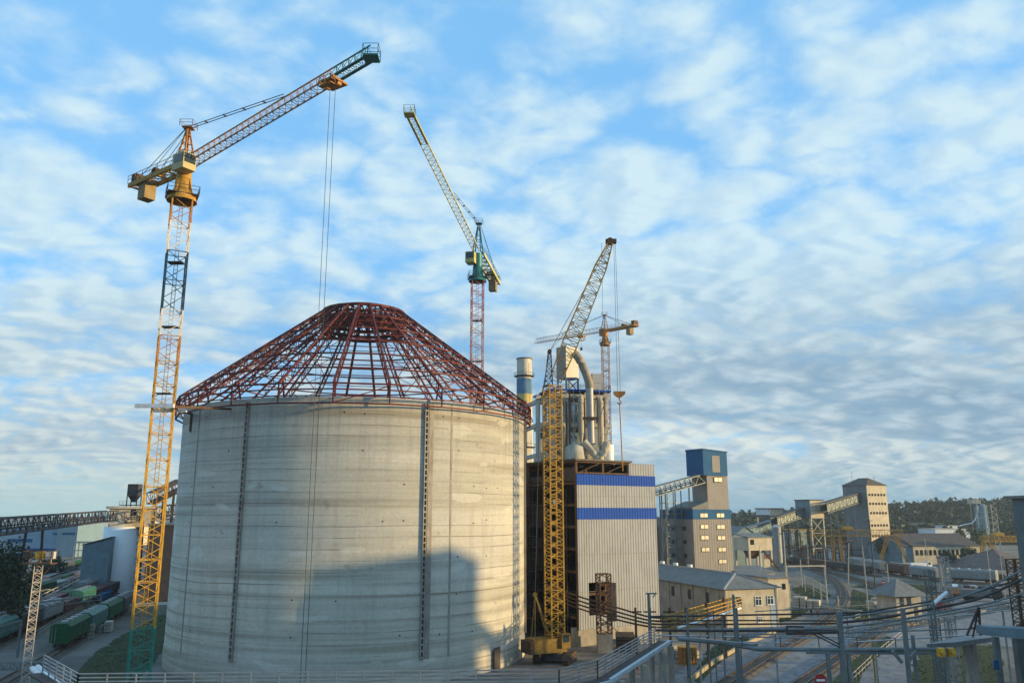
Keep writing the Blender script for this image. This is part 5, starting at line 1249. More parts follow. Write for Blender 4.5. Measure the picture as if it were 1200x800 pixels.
# ==================================================================  FOREGROUND WALKWAY
ZW = 11.3
wk = [onz(x, y, ZW)-Vector((0, 0, 1.25)) for x, y in ((52, 767), (92, 789), (655, 784), (700, 773), (772, 733.5))]
wo = thing('pipe_walkway', 'long grey steel walkway with rail fence crossing the bottom of the view', 'walkway', tuple(wk[2]))
b = MB(); 
def offs(pts, d):
    out = []
    for i, p in enumerate(pts):
        t = (pts[min(i+1, len(pts)-1)]-pts[max(i-1, 0)]); t.z = 0; t.normalize(); out.append(p+Vector((t.y, -t.x, 0))*d)
    return out
wn = offs(wk, .9)
for a_, c_, a2, c2 in zip(wk[:-1], wk[1:], wn[:-1], wn[1:]): b.add([a_, c_, c2, a2, a_-Vector((0, 0, .12)), c_-Vector((0, 0, .12)), c2-Vector((0, 0, .12)), a2-Vector((0, 0, .12))], [(0, 3, 2, 1), (4, 5, 6, 7), (0, 1, 5, 4), (2, 3, 7, 6)])
b.build('deck', m_dsteel, wo)
b = MB(); railing(b, wk, 1.25, 5, 1.9, .035, .09); b.build('rail_fence', m_steel, wo)
b = MB(); railing(b, wn[:1]+wn[1:4], 1.1, 2, 2.2, .03, .07) if False else None
e1 = offs(wk, 1.0); b.beam(e1[3]-Vector((0, 0, .1)), e1[4]-Vector((0, 0, .1)), .3, .3); b.beam(e1[2]-Vector((0, 0, .2)), e1[3]-Vector((0, 0, .2)), .4, .3); b.beam(e1[1]-Vector((0, 0, .2)), e1[2]-Vector((0, 0, .2)), .4, .3); b.build('edge_girder', mat('pale_blue_grey_steel', (.42, .50, .54), .5, .2, .15, .8), wo)
for t in (.1, .45, .8, .97):
    p = wk[3].lerp(wk[4], t)
    b = MB()
    for s_ in (.2, 1.4): q = p+Vector((.75*s_, -.66*s_, 0)); b.tube((q.x, q.y, 0), (q.x, q.y, 9.7), .28, 10)
    b.build('support_column', m_conc, wo)
for t in (.02, .2, .4, .6, .8, .98):
    p = wk[1].lerp(wk[2], t); b = MB(); b.tube((p.x, p.y-.8, 0), (p.x, p.y-.8, 9.8), .3, 10); b.build('support_column', m_conc, wo)
# white pipes at far left of walkway
b = MB(); b.pipe([onz(38, 783, 9.5), onz(62, 805, 9.5), onz(80, 830, 9.5)], .22); b.pipe([onz(44, 781, 9.5), onz(70, 803, 9.5), onz(90, 830, 9.5)], .22); tag(b.build('white_pipe', m_white), 'pair of white pipes running under the left end of the walkway', 'pipes')
b = MB(); lattice(b, onz(-40, 779, 9), onz(60, 780, 9), .6, .6, 12, .08, .05); tag(b.build('cable_bridge', m_gsteel), 'thin grey lattice cable bridge at the bottom left corner', 'cable bridge')
# ---------- floodlight mast, left
Ym = 72.; p = at(41, 700, Ym); zt0 = zpy(668, Ym)
fm = thing('floodlight_mast', 'rusty yellow lattice mast with floodlight platform at far left', 'mast', (p.x, Ym, 0))
b = MB(); rotmast(b, p.x, Ym, 0, zpy(659, Ym)-.1, .62, 30, 23, .07, .035); b.build('mast', m_pale, fm)
zpl = zpy(659, Ym); b = MB(); b.box(p.x-1.3, p.x+1.3, Ym-.6, Ym+.6, zpl-.1, zpl); railing(b, [Vector((p.x+u, Ym+v, zpl)) for u, v in ((-1.3, -.6), (1.3, -.6), (1.3, .6), (-1.3, .6), (-1.3, -.6))], 1.0, 2, 1., .015, .035)
for s_ in (-1, 1): b.beam((p.x+s_*1.2, Ym, zpl-.1), (p.x+s_*.3, Ym, zt0-.6), .06)
b.build('platform', m_brown, fm)
for u, m_ in ((-.9, m_dsteel), (.2, m_yel), (1.1, m_pale)):
    b = MB(); b.box(p.x+u-.35, p.x+u+.35, Ym-.5, Ym-.1, zpl+.35, zpl+.95); b.beam((p.x+u, Ym-.2, zpl), (p.x+u, Ym-.2, zpl+.4), .08); b.build('floodlight', m_, fm)
# ---------- catenary-style portals in left yard
def portal(label, p, q, z, w_=.22, m=None, name='pipe_portal', cat='frame', grp='steel portals in the left yard'):
    o = thing(name, label, cat, (p[0], p[1], 0), grp); b = MB(); P0 = Vector((p[0], p[1], z)); Q0 = Vector((q[0], q[1], z))
    b.beam(P0, Q0, w_); b.beam(P0-Vector((0, 0, .9)), Q0-Vector((0, 0, .9)), w_*.6)
    n = 8
    for i in range(n): b.beam(P0.lerp(Q0, i/n), P0.lerp(Q0, (i+1)/n)-Vector((0, 0, .9)), w_*.5)
    b.build('cross_beam', m or m_gsteel, o)
    for c_ in (P0, Q0): b = MB(); b.beam((c_.x, c_.y, 0), c_, w_*1.2); b.build('post', m or m_gsteel, o)
    return o
for i, (x0, x1, Y, yt, l) in enumerate(((40, 118, 150, 706, 'nearest grey portal over the row beside the cinder path'), (44, 104, 178, 706, 'middle grey portal left of the crane foot'), (48, 108, 205, 691, 'farthest grey portal left of the crane foot'), (-30, 24, 118, 742, 'low grey portal at the bottom left edge of the yard'))):
    a_ = at(x0, yt, Y); b_ = at(x1, yt-6, Y+14); portal(l, (a_.x, a_.y), (b_.x, b_.y), a_.z)
b = MB()
P0, P1 = at(48, 702, 190), at(95, 678, 240)
fe = thing('elevated_pipeline', 'pale elevated pipeline on short posts left of the blue-grey annex', 'pipes', (P0.x, P0.y, 0)); b = MB(); b.pipe([P0, P1], .3); b.beam(P0+Vector((0, 0, 1)), P1+Vector((0, 0, 1)), .12)
b.build('pipe', m_concl, fe); b = MB()
for k in range(9): c_ = P0.lerp(P1, k/8); b.beam((c_.x, c_.y, 0), c_+Vector((0, 0, 1)), .2)
b.build('post', m_concl, fe)
b = MB(); P0, P1 = at(-20, 700, 170), at(92, 665, 230); b.pipe([P0, P1], .25); tag(b.build('dark_pipeline', m_dsteel), 'thin dark pipeline crossing behind the floodlight mast', 'pipes')
# retaining wall/platform under annex
f = fpx(118, 722, 10); b = MB(); b.fbox(f, 0, 26, 0, 6, 0, 2.2); tag(b.build('loading_platform', m_conc), 'low concrete loading platform below the white silo', 'platform')
# small dark blue truck by annex with red light
# ==================================================================  YARD BY THE CRAWLER CRANE
Yr = 137.; p = at(708, 720, Yr)
lt = thing('lattice_post', 'rusty square lattice post standing before the dark opening of striped building', 'post', (p.x, Yr, 0)); zt0 = zpy(672, Yr)
b = MB(); rotmast(b, p.x, Yr, 2.8, zt0, 1.9, 14, 6, .2, .11); b.build('mast', m_brown, lt)
b = MB(); b.box(p.x-1.2, p.x+1.2, Yr-1.2, Yr+1.2, 0, 2.8); b.build('base', m_conc, lt)
f = Fr((p.x, Yr), 14); b = MB(); b.fbox(f, 1.0, 2.5, .9, 1.0, 4.5, zt0-1.5); b.build('panel', m_dsteel, lt)
# sloping bundle of brown pipes
pr = thing('pipe_rack', 'bundle of brown pipes sloping down across the striped building front', 'pipes', (0, 0, 0))
b = MB()
for k, dy in enumerate((0, 5, 9.5, 14)):
    b.pipe(smooth([at(640, 690+dy-6, 138), at(680, 699+dy, 132), at(725, 712+dy, 126), at(765, 723+dy*.8, 120), at(800, 722+dy*.8, 118)], 4), .13, 8)
b.build('pipe', m_brown, pr)
b = MB()
for x in (745, 762, 785):
    q = at(x, 730, 122); b.beam((q.x, q.y, 0), (q.x, q.y, q.z+2.2), .3); b.beam((q.x-.9, q.y, q.z+1.6), (q.x+.9, q.y, q.z+1.6), .2)
b.build('pipe_post', m_brown, pr)
b = MB(); b.pipe([at(690, 712, 128), at(722, 738, 124), at(735, 748, 122)], .05, 6); tag(b.build('sagging_cable', m_dsteel), 'thin dark cable sagging in front of the striped building wall', 'cable')
# big lamp pole
q = at(760, 700, 100); lp = thing('lamp_pole', 'tall grey pole with short bracket at the right corner of striped building', 'pole', (q.x, 100, 0))
b = MB(); zt0 = zpy(695, 100); b.tube((q.x, 100, 1.2), (q.x, 100, zt0), .22, 10, .16); b.build('shaft', m_gsteel, lp); b = MB(); b.rev((q.x, 100, 0), [(1.0, 0), (.3, 1.25)], 8); b.build('footing', m_brown, lp)
b = MB(); b.beam((q.x-.3, 100, zt0), (q.x+1.0, 100, zt0), .16); b.beam((q.x+.5, 100, zt0-.5), (q.x+.9, 100, zt0+.1), .1); b.build('bracket', m_gsteel, lp)
# trestle to the shed, yellow light on it put into its ochre colour
tz = thing('lit_trestle', 'timber-like pipe trestle, yellow light put into its ochre colour, posts leading to the cream end wall', 'trestle', (0, 0, 0))
A_, B_ = at(783, 723, 108), at(862, 700, 138); b = MB(); d = (B_-A_)
s_ = Vector((d.y, -d.x, 0)).normalized()
for k in (-.9, .9):
    for z in (0, -.5, -1.1, -1.7): b.beam(A_+s_*k+Vector((0, 0, z)), B_+s_*k+Vector((0, 0, z)), .13)
n = 18
for i in range(n+1):
    c_ = A_+d*i/n
    for k in (-.9, .9): b.beam(c_+s_*k, c_+s_*k-Vector((0, 0, 1.8)), .12)
    b.beam(c_-s_*.9-Vector((0, 0, 1.7)), c_+s_*.9-Vector((0, 0, 1.7)), .1); b.beam(c_-s_*.9, c_+s_*.9, .1)
b.build('truss', m_yeld, tz); b = MB()
for t in (.22, .5, .78): c_ = A_+d*t; b.beam((c_.x, c_.y, 0), c_+Vector((0, 0, .6)), .32)
b.build('post', m_brown, tz)
b = MB(); b.pipe([at(795, 735, 104), at(830, 725, 112), at(868, 712, 122)], .16); b.build('white_pipe', m_white, tz)
# cable drum, low walls
q = onz(806, 777); cd_ = thing('cable_drum', 'upright wooden cable drum in yellow and orange by the grass patch', 'drum', tuple(q))
b = MB(); b.tube(q, q+Vector((0, 0, .15)), 1.5, 20); b.build('flange', m_yeld, cd_); b = MB(); b.tube(q+Vector((0, 0, 2.3)), q+Vector((0, 0, 2.45)), 1.5, 20); b.build('flange', m_yeld, cd_)
b = MB(); b.tube(q+Vector((0, 0, .15)), q+Vector((0, 0, 2.3)), 1.0, 18)
for i in range(18): a = i/18*6.283; b.beam(q+Vector((1.35*math.cos(a), 1.35*math.sin(a), .15)), q+Vector((1.35*math.cos(a), 1.35*math.sin(a), 2.3)), .3, .08, (math.cos(a), math.sin(a), 0))
b.build('barrel', m_orng, cd_)
lw = [onz(x, y) for x, y in ((808, 800), (835, 778), (870, 758), (915, 738))]
b = MB()
for a_, c_ in zip(lw[:-1], lw[1:]): b.beam(a_+Vector((0, 0, .3)), c_+Vector((0, 0, .3)), .35, .6)
tag(b.build('low_wall', mat('yellow_kerb_wall', (.36, .30, .2), .85, 0, .2, .4, tint=(.2, .16, .1), tfac=.5)), 'low cream kerb wall between the grass patch and service road', 'wall')
# ==================================================================  RIGHT FOREGROUND PIPE BRIDGES
def pipeline(label, pts, r, m, posts=(), name='pipeline', cat='pipes', w_=.12, grp='pipelines crossing the railway', base=0):
    o = thing(name, label, cat, (pts[0].x, pts[0].y, 0), grp); b = MB(); b.pipe(smooth(pts, 4) if len(pts) > 2 else pts, r, 10); b.build('pipe', m, o)
    for p in posts: b = MB(); b.beam((p.x, p.y, 0), (p.x, p.y, p.z+.2), w_); b.build('post', m_gsteel, o)
    return o
a = at
pb = thing('pipe_bridge', 'blue-grey steel pipe bridge crossing the tracks at the bottom right', 'bridge', tuple(a(985, 760, 62)-Vector((0, 0, a(985, 760, 62).z))))
Yg = 62
b = MB(); pL, pR = a(888, 760, Yg+1), a(1106, 760, Yg)
b.pipe([a(795, 748, Yg+9), a(845, 753, Yg+5), pL, a(985, 761, Yg), pR], .15, 10); b.beam(a(945, 764, Yg), a(1100, 765, Yg), .22, .18); b.beam(a(795, 746.5, Yg+9.5), pL+Vector((0, .5, .2)), .5, .18); b.build('main_girder', m_gsteel, pb)
b = MB()
for px in (970, 987, 994):
    q = a(px, 766, Yg); b.beam((q.x, q.y, 0), (q.x, q.y, a(px, 716 if px == 987 else 766, Yg).z), .34 if px == 987 else .24)
b.build('column', m_gsteel, pb)
b = MB(); q = a(987, 740, Yg); b.beam(a(950, 741, Yg), a(984, 758, Yg), .1); b.beam(a(957, 741, Yg), a(987, 756, Yg), .1)
b.beam(a(922, 742, Yg), a(987, 740, Yg), .16, .2); b.beam(a(922, 733, Yg), a(922, 742, Yg), .12); b.beam(a(922, 733.5, Yg), a(942, 734, Yg), .12); b.beam(a(922, 738, Yg), a(942, 738, Yg), .35, .1); b.build('bracing', m_dsteel, pb)
b = MB()
q = a(1058, 715, 60); b.beam((q.x, 60, 0), (q.x, 60, a(1058, 712, 60).z), .26); b.beam((q.x+.75, 60.5, 0), (q.x+.75, 60.5, a(1062, 745, 60).z), .2)
for k in (-1, 1): b.beam(a(1060+k*14, 762, 60.2), a(1060+k*3, 776, 60.2), .2)
b.build('second_column', m_gsteel, pb)
b = MB(); railing(b, [a(870, 757, Yg), a(1050, 759, Yg)], .7, 1, 2.6, .02, .05); b.build('cable_posts', m_dsteel, pb)
lines = [(((760, 722), (850, 720.5), (985, 718), (1060, 714)), 78, .085, m_dsteel, 'topmost thin dark pipeline left of the bridge column'),
         (((765, 727), (850, 726.5), (985, 727)), 80, .07, m_brown, 'thin brown pipeline second from top beside the bridge column'),
         (((765, 731), (850, 731), (982, 730)), 82, .085, m_brown, 'brown pipeline third from top beside the bridge column'),
         (((768, 738), (850, 738.5), (982, 738)), 76, .11, m_dsteel, 'thick dark pipeline lowest of the stack beside the bridge column')]
for pts, Y, r, m, l in lines:
    P = [a(x, y, Y) for x, y in pts]; pipeline(l, P, r, m, [P[1]+Vector((.02*k, .3, 0)) for k in range(0)])
for i, (px, py0, Y, w_, l) in enumerate(((805, 714, 74, .17, 'grey steel post nearest the walkway end'), (829, 712, 80, .11, 'thin grey post left of the trestle end'), (836, 715, 84, .11, 'thin grey post before the cream wall'), (846, 719, 80, .12, 'shorter thin post before the cream wall'), (859, 696, 70, .16, 'tall dark post before the left window'), (862.5, 712, 68, .2, 'thick grey post beside the tall dark post'))):
    q = a(px, py0, Y); o = thing('steel_post', l, 'post', (q.x, Y, 0), 'steel posts carrying the pipelines'); b = MB(); b.beam((q.x, Y, 0), (q.x, Y, q.z), w_); b.build('shaft', m_gsteel, o); b = MB(); b.box(q.x-.4, q.x+.4, Y-.4, Y+.4, 0, .3); b.build('footing', m_conc, o)
# curved dark pipes to right
sets = [(((985, 724), (1020, 719), (1070, 711), (1140, 695), (1205, 664)), 74, .085), (((985, 729), (1030, 724), (1090, 713), (1150, 700), (1210, 672)), 72, .11), (((985, 735), (1040, 728), (1100, 717), (1160, 706), (1215, 690)), 70, .07), (((985, 721), (1030, 714), (1080, 706), (1130, 697), (1190, 680)), 90, .09)]
nm = ['upper', 'second', 'third', 'farther']
for k, (pts, Y, r) in enumerate(sets):
    P = [a(x, y, Y) for x, y in pts]; pipeline(f'{nm[k]} dark pipe of the curved bundle rising to the right edge', P, r, m_dsteel if k % 2 else m_gsteel, [P[-1], P[2]] if k == 1 else [])
pipeline('short white pipe piece slanting above the curved bundle', [a(1094, 707, 70), a(1109, 694, 72)], .16, m_white, [a(1094, 707, 70)])
# ladder-like pylons
def ladder_mast(label, px, y0, Y, w_, m, h2=None):
    q = a(px, 700, Y); zt0 = zpy(y0, Y); o = thing('lattice_mast', label, 'mast', (q.x, Y, 0), 'lattice masts at the right'); b = MB(); n = int(zt0/(w_*1.1)); rotmast(b, q.x, Y, .3, zt0, w_, 8, n, .1, .06); b.build('mast', m, o); b = MB(); b.box(q.x-w_, q.x+w_, Y-w_, Y+w_, 0, .3); b.build('base', m_conc, o); return o
ladder_mast('blue-grey ladder-like lattice mast right of the small pyramid-roofed house', 1092, 668, 105, .85, m_gsteel); ladder_mast('pale lattice mast beside the blue-grey one', 1110, 652, 108, .9, m_pale)
ladder_mast('dark lattice mast near the right edge', 1194, 655, 80, 1.0, m_brown)
# platform slab on columns with A-frame
dk = thing('pipe_platform', 'flat grey-green platform on concrete columns with an A-frame on top, bottom right', 'platform', tuple(onz(1130, 760, 0)))
b = MB(); z0 = a(1130, 748, 66).z; b.prism([a(1086, 754, 62), a(1118, 752, 62), a(1165, 746, 70), a(1130, 744, 72)], (0, 0, -.35)); b.build('deck', m_gsteel, dk)
b = MB()
for px, Y in ((1132, 66), (1139, 66.5)): q = a(px, 750, Y); b.beam((q.x, Y, 0), (q.x, Y, q.z-.2), .4)
b.build('column', m_conc, dk)
b = MB(); t_ = a(1147, 711, 68)
for px, py in ((1133, 744), (1149, 744)): b.beam(a(px, py, 68), t_, .14); 
b.beam(a(1137, 735, 68), a(1148.5, 735, 68), .1); b.beam(a(1140, 727, 68), a(1148, 727, 68), .1); b.beam(a(1140, 746, 68.5), t_, .1); b.build('a_frame', m_dsteel, dk)
# blue box beam + columns at right
rb = thing('box_girder_frame', 'blue-grey box girder on columns at the right edge', 'frame', (a(1175, 745, 58).x, 58, 0))
b = MB(); b.prism([a(1155, 734, 60), a(1215, 737, 56), a(1215, 750, 56), a(1155, 744, 60)], (0, 1.2, 0)); b.build('girder', mat('dull_blue_steel', (.10, .17, .21), .55, .2, .2, .8), rb)
b = MB()
for px in (1170, 1197): q = a(px, 745, 59); b.beam((q.x, 59.4, 0), (q.x, 59.4, q.z-.1), .35 if px < 1190 else .6)
b.build('column', m_gsteel, rb)
b = MB(); q = a(1169, 779, 58.9); b.box(q.x-.16, q.x+.16, 58.98, 59.1, q.z-.3, q.z+.3); b.build('blue_sign', m_blueb, rb)
# near tower at the right frame edge
q = a(1187.5, 600, 59); nt = thing('blue_grey_duct_tower', 'tall blue-grey steel duct tower cut by the right edge of the view', 'tower', (q.x+2, 55, 0))
b = MB(); zt0 = zpy(583, 55); b.box(q.x, q.x+4, 55, 59, 0, zt0)
for k in range(8): b.box(q.x-.05, q.x+4.05, 54.95, 59.05, 2+k*2.7, 2.15+k*2.7)
b.build('shell', mat('dull_blue_duct', (.10, .16, .19), .55, .2, .2, .6, tint=(.07, .06, .05), tfac=.4), nt)
b = MB(); b.box(q.x-.35, q.x+4.3, 54.7, 59.3, zt0+.01, zt0+.2); b.rev((q.x+1.4, 57, 0), [(.9, zt0+.2), (.8, zt0+.7), (.3, zt0+1)], 12); b.build('cap', m_gsteel, nt)
# yellow signal lamps on a post
q = a(1108, 762, 58); sg = thing('signal_post', 'grey post with two yellow signal boxes below the pipe bridge', 'signal', (q.x, 58, 0))
b = MB(); b.beam((q.x, 58, 0), (q.x, 58, q.z+.2), .16); b.build('post', m_gsteel, sg)
for dx in (-.38, .30): b = MB(); b.box(q.x+dx-.2, q.x+dx+.2, 57.7, 58.1, q.z-.35, q.z+.2); b.tube((q.x+dx, 57.7, q.z-.05), (q.x+dx, 57.45, q.z-.05), .14, 10); b.build('signal_box', m_yel, sg)
# no-entry sign
def round_sign(label, px, py, Y, r, h_=None):
    q = a(px, py, Y); o = thing('road_sign', label, 'sign', (q.x, Y, 0)); b = MB(); b.tube((q.x, Y, 0), (q.x, Y, q.z+r), .06, 8); b.build('post', m_steel, o)
    b = MB(); b.tube((q.x, Y-.07, q.z), (q.x, Y-.12, q.z), r, 24); d_ = b.build('disc', m_red, o); b = MB(); b.box(q.x-r*.7, q.x+r*.7, Y-.14, Y-.125, q.z-r*.16, q.z+r*.16); b.build('bar', m_white, d_)
round_sign('red round no-entry sign at the bottom edge between the tracks', 961, 796, 60, .42)
round_sign('small red round sign on the verge left of the small house', 1035, 682, 250, .6)
round_sign('small red round sign before the pyramid-roofed house', 1070, 710, 190, .6)
# electric poles along the railway fence
polespx = [((924, 714), 623, 'concrete pole left of the bend, tall'), ((920.5, 714), 677, 'short grey pole right of the cream end wall'), ((927, 722), 684, 'second short grey pole right of the cream wall'), ((940, 688), 655, 'concrete pole before the tank wagons'), ((994, 683), 636, 'leaning concrete pole before the far gantry'), ((970, 712), 680, 'white portal pole beside the railway bend'), ((983, 716), 698, 'short pole nearest the railway bend'),
           ((1026, 690), 608, 'tall dark lamp pole under the pale hip-roofed tower'), ((1014, 680), 640, 'slim pole among the roofed wagons'), ((1042, 690), 660, 'slim pale pole left of the small house'), ((968, 672), 644, 'slim pole before the conveyor legs'), ((1105, 690), 655, 'slim pole behind the pyramid-roofed house')]
for i, (bp, yt, l) in enumerate(polespx):
    q = onz(*bp); zt0 = at(bp[0], yt, q.y).z; o = thing('utility_pole', l, 'pole', tuple(q), 'poles along the railway'); b = MB(); b.tube(q, (q.x+(1.2 if 'leaning' in l else 0), q.y, zt0), .2, 8, .14); b.build('shaft', m_concl if i not in (7,) else m_dsteel, o)
    b = MB(); b.beam((q.x-.9, q.y, zt0-.5), (q.x+.9, q.y, zt0-.5), .12); 
    for s_ in (-.8, 0, .8): b.tube((q.x+s_, q.y, zt0-.45), (q.x+s_, q.y, zt0-.15), .07, 6)
    b.build('cross_arm', m_dsteel, o)
# white portal row along the curved track
w1 = [onz(x, y) for x, y in ((970, 711), (963, 705), (954, 699), (944, 693), (935, 688))]
fe = thing('post_fence', 'row of white posts and rail along the curved railway', 'fence', tuple(w1[0])); b = MB()
for i, p in enumerate(w1): b.beam(p, p+Vector((0, 0, 4.5)), .28)
for c_, d in zip(w1[:-1], w1[1:]): b.beam(c_+Vector((0, 0, 4.4)), d+Vector((0, 0, 4.4)), .14); b.beam(c_+Vector((0, 0, 2)), d+Vector((0, 0, 2)), .08)
b.build('posts_and_rails', m_concl, fe)
b = MB(); p0, p1 = onz(924, 700), onz(969, 699); b.beam(p0+Vector((0, 0, 8)), p1+Vector((0, 0, 8)), .35); b.beam(p1, p1+Vector((0, 0, 8)), .4); b.beam(p0, p0+Vector((0, 0, 8)), .4); tag(b.build('portal_frame', m_concl), 'thin white portal frame over the path by the railway bend', 'frame')
kb = MB(); kp = [onz(x, y) for x, y in ((915, 703), (950, 709), (985, 716), (1010, 718))]
for c_, d in zip(kp[:-1], kp[1:]): kb.beam(c_+Vector((0, 0, .3)), d+Vector((0, 0, .3)), .5, .6)
tag(kb.build('yard_kerb', m_concl), 'pale kerb wall between the yard and the railway bend', 'wall')
# small house with pyramid roof
f = fpx(1052, 724, 14); w_ = f.hit(1080, 712)[0]
house('small cream house with grey pyramid roof by the road', f, w_, w_, Hh(698, f.o.y), 3.4, m_concl, m_roof, name='house', cat='house', gable='h', e=1.3, wins=((1.0, 1.9, 2.6, 4.2, m_glass), (2.8, 3.7, 2.6, 4.2, m_glass), (w_-1.8, w_-1, .3, 2.2, m_dsteel)))
# ---------- vehicles
def truck(label, px, py, deg, col, s=1., load=None):
    p = onz(px, py); o = thing('truck', label, 'truck', tuple(p), 'vehicles in the yard'); f = Fr(p, deg)
    b = MB(); b.prism([f.p(2.2*s, -1.15*s, .9*s), f.p(4.3*s, -1.15*s, .9*s), f.p(4.25*s, -1.15*s, 2.0*s), f.p(3.9*s, -1.15*s, 3.0*s), f.p(2.3*s, -1.15*s, 3.1*s)], f.v*2.3*s); c_ = b.build('cab', col, o)
    b = MB(); b.prism([f.p(4.3*s, -1.0*s, 2.05*s), f.p(3.97*s, -1.0*s, 2.9*s), f.p(3.9*s, -1.0*s, 2.9*s), f.p(4.2*s, -1.0*s, 2.05*s)], f.v*2.0*s); b.fbox(f, 2.7*s, 3.7*s, -1.17*s, -1.14*s, 2.0*s, 2.8*s); b.build('cab_window', m_glass, c_)
    b = MB(); b.fbox(f, -4*s, 2.1*s, -1.2*s, 1.2*s, 1.1*s, 2.6*s); b.build('cargo_body', load or col, o)
    b = MB(); b.fbox(f, -4*s, 4.1*s, -.5*s, .5*s, .7*s, 1.05*s); b.build('chassis', m_dsteel, o)
    for u in (-3*s, -1.9*s, 3.2*s):
        for v in (-1.05*s, 1.05*s): b = MB(); b.tube(f.p(u, v-.18*s, .5*s), f.p(u, v+.18*s, .5*s), .5*s, 14); b.build('wheel', m_rubber, o)
    return o
truck('red truck parked left of the pyramid-roofed house', 1047, 702, 60, m_red, 1.2)
truck('red and yellow truck right of the pyramid-roofed house', 1104, 716, 250, m_red, 1.15, m_yeld)
truck('dark truck parked at the far side of the paved yard', 1125, 700, 10, m_dsteel, 1.)
truck('dark truck with grey body near the curved pipes', 1150, 704, -20, m_dsteel, 1.1, m_roof)
truck('small blue truck on the loading platform side, left yard', 122, 705, 100, m_blueb, .9)
truck('white truck beside the far teal gate', 1078, 668, 10, m_white, 1.1)
def car(label, px, py, deg, col):
    p = onz(px, py); o = thing('parked_car', label, 'car', tuple(p), 'cars parked behind the small house'); f = Fr(p, deg)
    b = MB(); b.prism([f.p(x, -.85, z) for x, z in ((-2.1, .35), (2.1, .35), (2.15, .8), (1.1, .95), (.5, 1.42), (-1.1, 1.42), (-1.9, 1.0), (-2.15, .9))], f.v*1.7); b.build('body', col, o)
    b = MB(); b.prism([f.p(x, -.87, z) for x, z in ((-1.5, .98), (.85, .98), (.42, 1.34), (-1.0, 1.34))], f.v*1.74); b.build('window', m_glass, o)
    for u in (-1.35, 1.35):
        for v in (-.8, .8): b = MB(); b.tube(f.p(u, v-.1, .33), f.p(u, v+.1, .33), .33, 12); b.build('wheel', m_rubber, o)
cols = [('white', m_white), ('grey', m_roof), ('silver', m_steel), ('dark', m_dsteel)]
for i, (x, y) in enumerate(((1118, 690), (1128, 691), (1139, 691), (1152, 692), (1164, 693))):
    car(f'{cols[i%4][0]} car, {["leftmost","second","third","fourth","rightmost"][i]} of the row behind the paved yard', x, y, 80, cols[i % 4][1])
# two people walking on the service road
def person(px, py, mtop, mleg, label):
    p = onz(px, py, .02); me = bpy.data.meshes.new('person'); k = 1.
    J = [(0, 0, .98), (0, 0, 1.2), (0, 0, 1.42), (0, 0, 1.53), (0, -.02, 1.68), (.19, 0, 1.40), (.24, .03, 1.12), (.25, -.06, .88), (-.19, 0, 1.40), (-.24, -.03, 1.12), (-.25, .08, .9), (.10, 0, .9), (.11, -.12, .5), (.11, -.08, .08), (.11, -.22, .04), (-.10, 0, .9), (-.11, .1, .5), (-.11, .22, .1), (-.11, .1, .04), (0, -.02, 1.76)]
    E = [(0, 1), (1, 2), (2, 3), (3, 4), (4, 19), (2, 5), (5, 6), (6, 7), (2, 8), (8, 9), (9, 10), (0, 11), (11, 12), (12, 13), (13, 14), (0, 15), (15, 16), (16, 17), (17, 18)]
    rad = [.14, .14, .15, .06, .095, .07, .05, .04, .07, .05, .04, .1, .07, .045, .045, .1, .07, .045, .045, .07]
    me.from_pydata(J, E, []); o = bpy.data.objects.new('person', me); C.objects.link(o); o.location = p
    md = o.modifiers.new('skin', 'SKIN'); 
    if not me.skin_vertices: 
        bpy.context.view_layer.objects.active = o
    for v, r in zip(me.skin_vertices[0].data, rad): v.radius = (r, r)
    me.skin_vertices[0].data[0].use_root = True
    s = o.modifiers.new('sub', 'SUBSURF'); s.levels = 1; s.render_levels = 1
    # clothing colours by height
    m = bpy.data.materials.new('clothed_figure'); m.use_nodes = True; t = m.node_tree; N = t.nodes; L = t.links; tc = N.new('ShaderNodeTexCoord'); sp_ = N.new('ShaderNodeSeparateXYZ'); L.new(tc.outputs['Object'], sp_.inputs[0])
    r = N.new('ShaderNodeValToRGB'); r.color_ramp.interpolation = 'CONSTANT'; dv = N.new('ShaderNodeMath'); dv.operation = 'DIVIDE'; dv.inputs[1].default_value = 2.; L.new(sp_.outputs[2], dv.inputs[0]); L.new(dv.outputs[0], r.inputs[0])
    el = r.color_ramp.elements; el[0].color = (.02, .02, .02, 1); el[0].position = 0; el[1].position = .06; el[1].color = (*mleg, 1)
    for pos, c_ in ((.49, mtop), (.755, (.45, .27, .2)), (.86, (.04, .025, .02))): e_ = el.new(pos); e_.color = (*c_, 1)
    L.new(r.outputs[0], N['Principled BSDF'].inputs['Base Color']); N['Principled BSDF'].inputs['Roughness'].default_value = .9; me.materials.append(m)
    tag(o, label, 'person', 'people on the service road')
person(951, 722, (.02, .03, .05), (.02, .02, .03), 'person in dark clothes walking on the service road, left of the pair')
person(958.5, 722.5, (.45, .12, .10), (.03, .035, .05), 'person in red top and dark trousers walking on the service road')
# ==================================================================  UNSEEN BLOCKS AT RIGHT (added and shaped to shade silo and yard)
f = Fr((74, 106.3), -84)
house('taller unseen grey block beyond the right edge of the view, added to shade the silo', f, 9, 20, 27.8, 0, m_conc, m_roof)
house('lower unseen grey block beyond the right edge of the view, added to shade the silo', Fr(f.p(9.4, 0, 0), -84), 45, 20, 26.3, 0, m_conc, m_roof)
gallery('sloping unseen conveyor beyond the right edge, added to cast diagonal shade', (76, 107.5, 18), (76, 124, 4), 1.6, 1.6, m_gsteel, m_roof, (.3, .7), False, 8)  # unseen slope added for a diagonal shadow edge
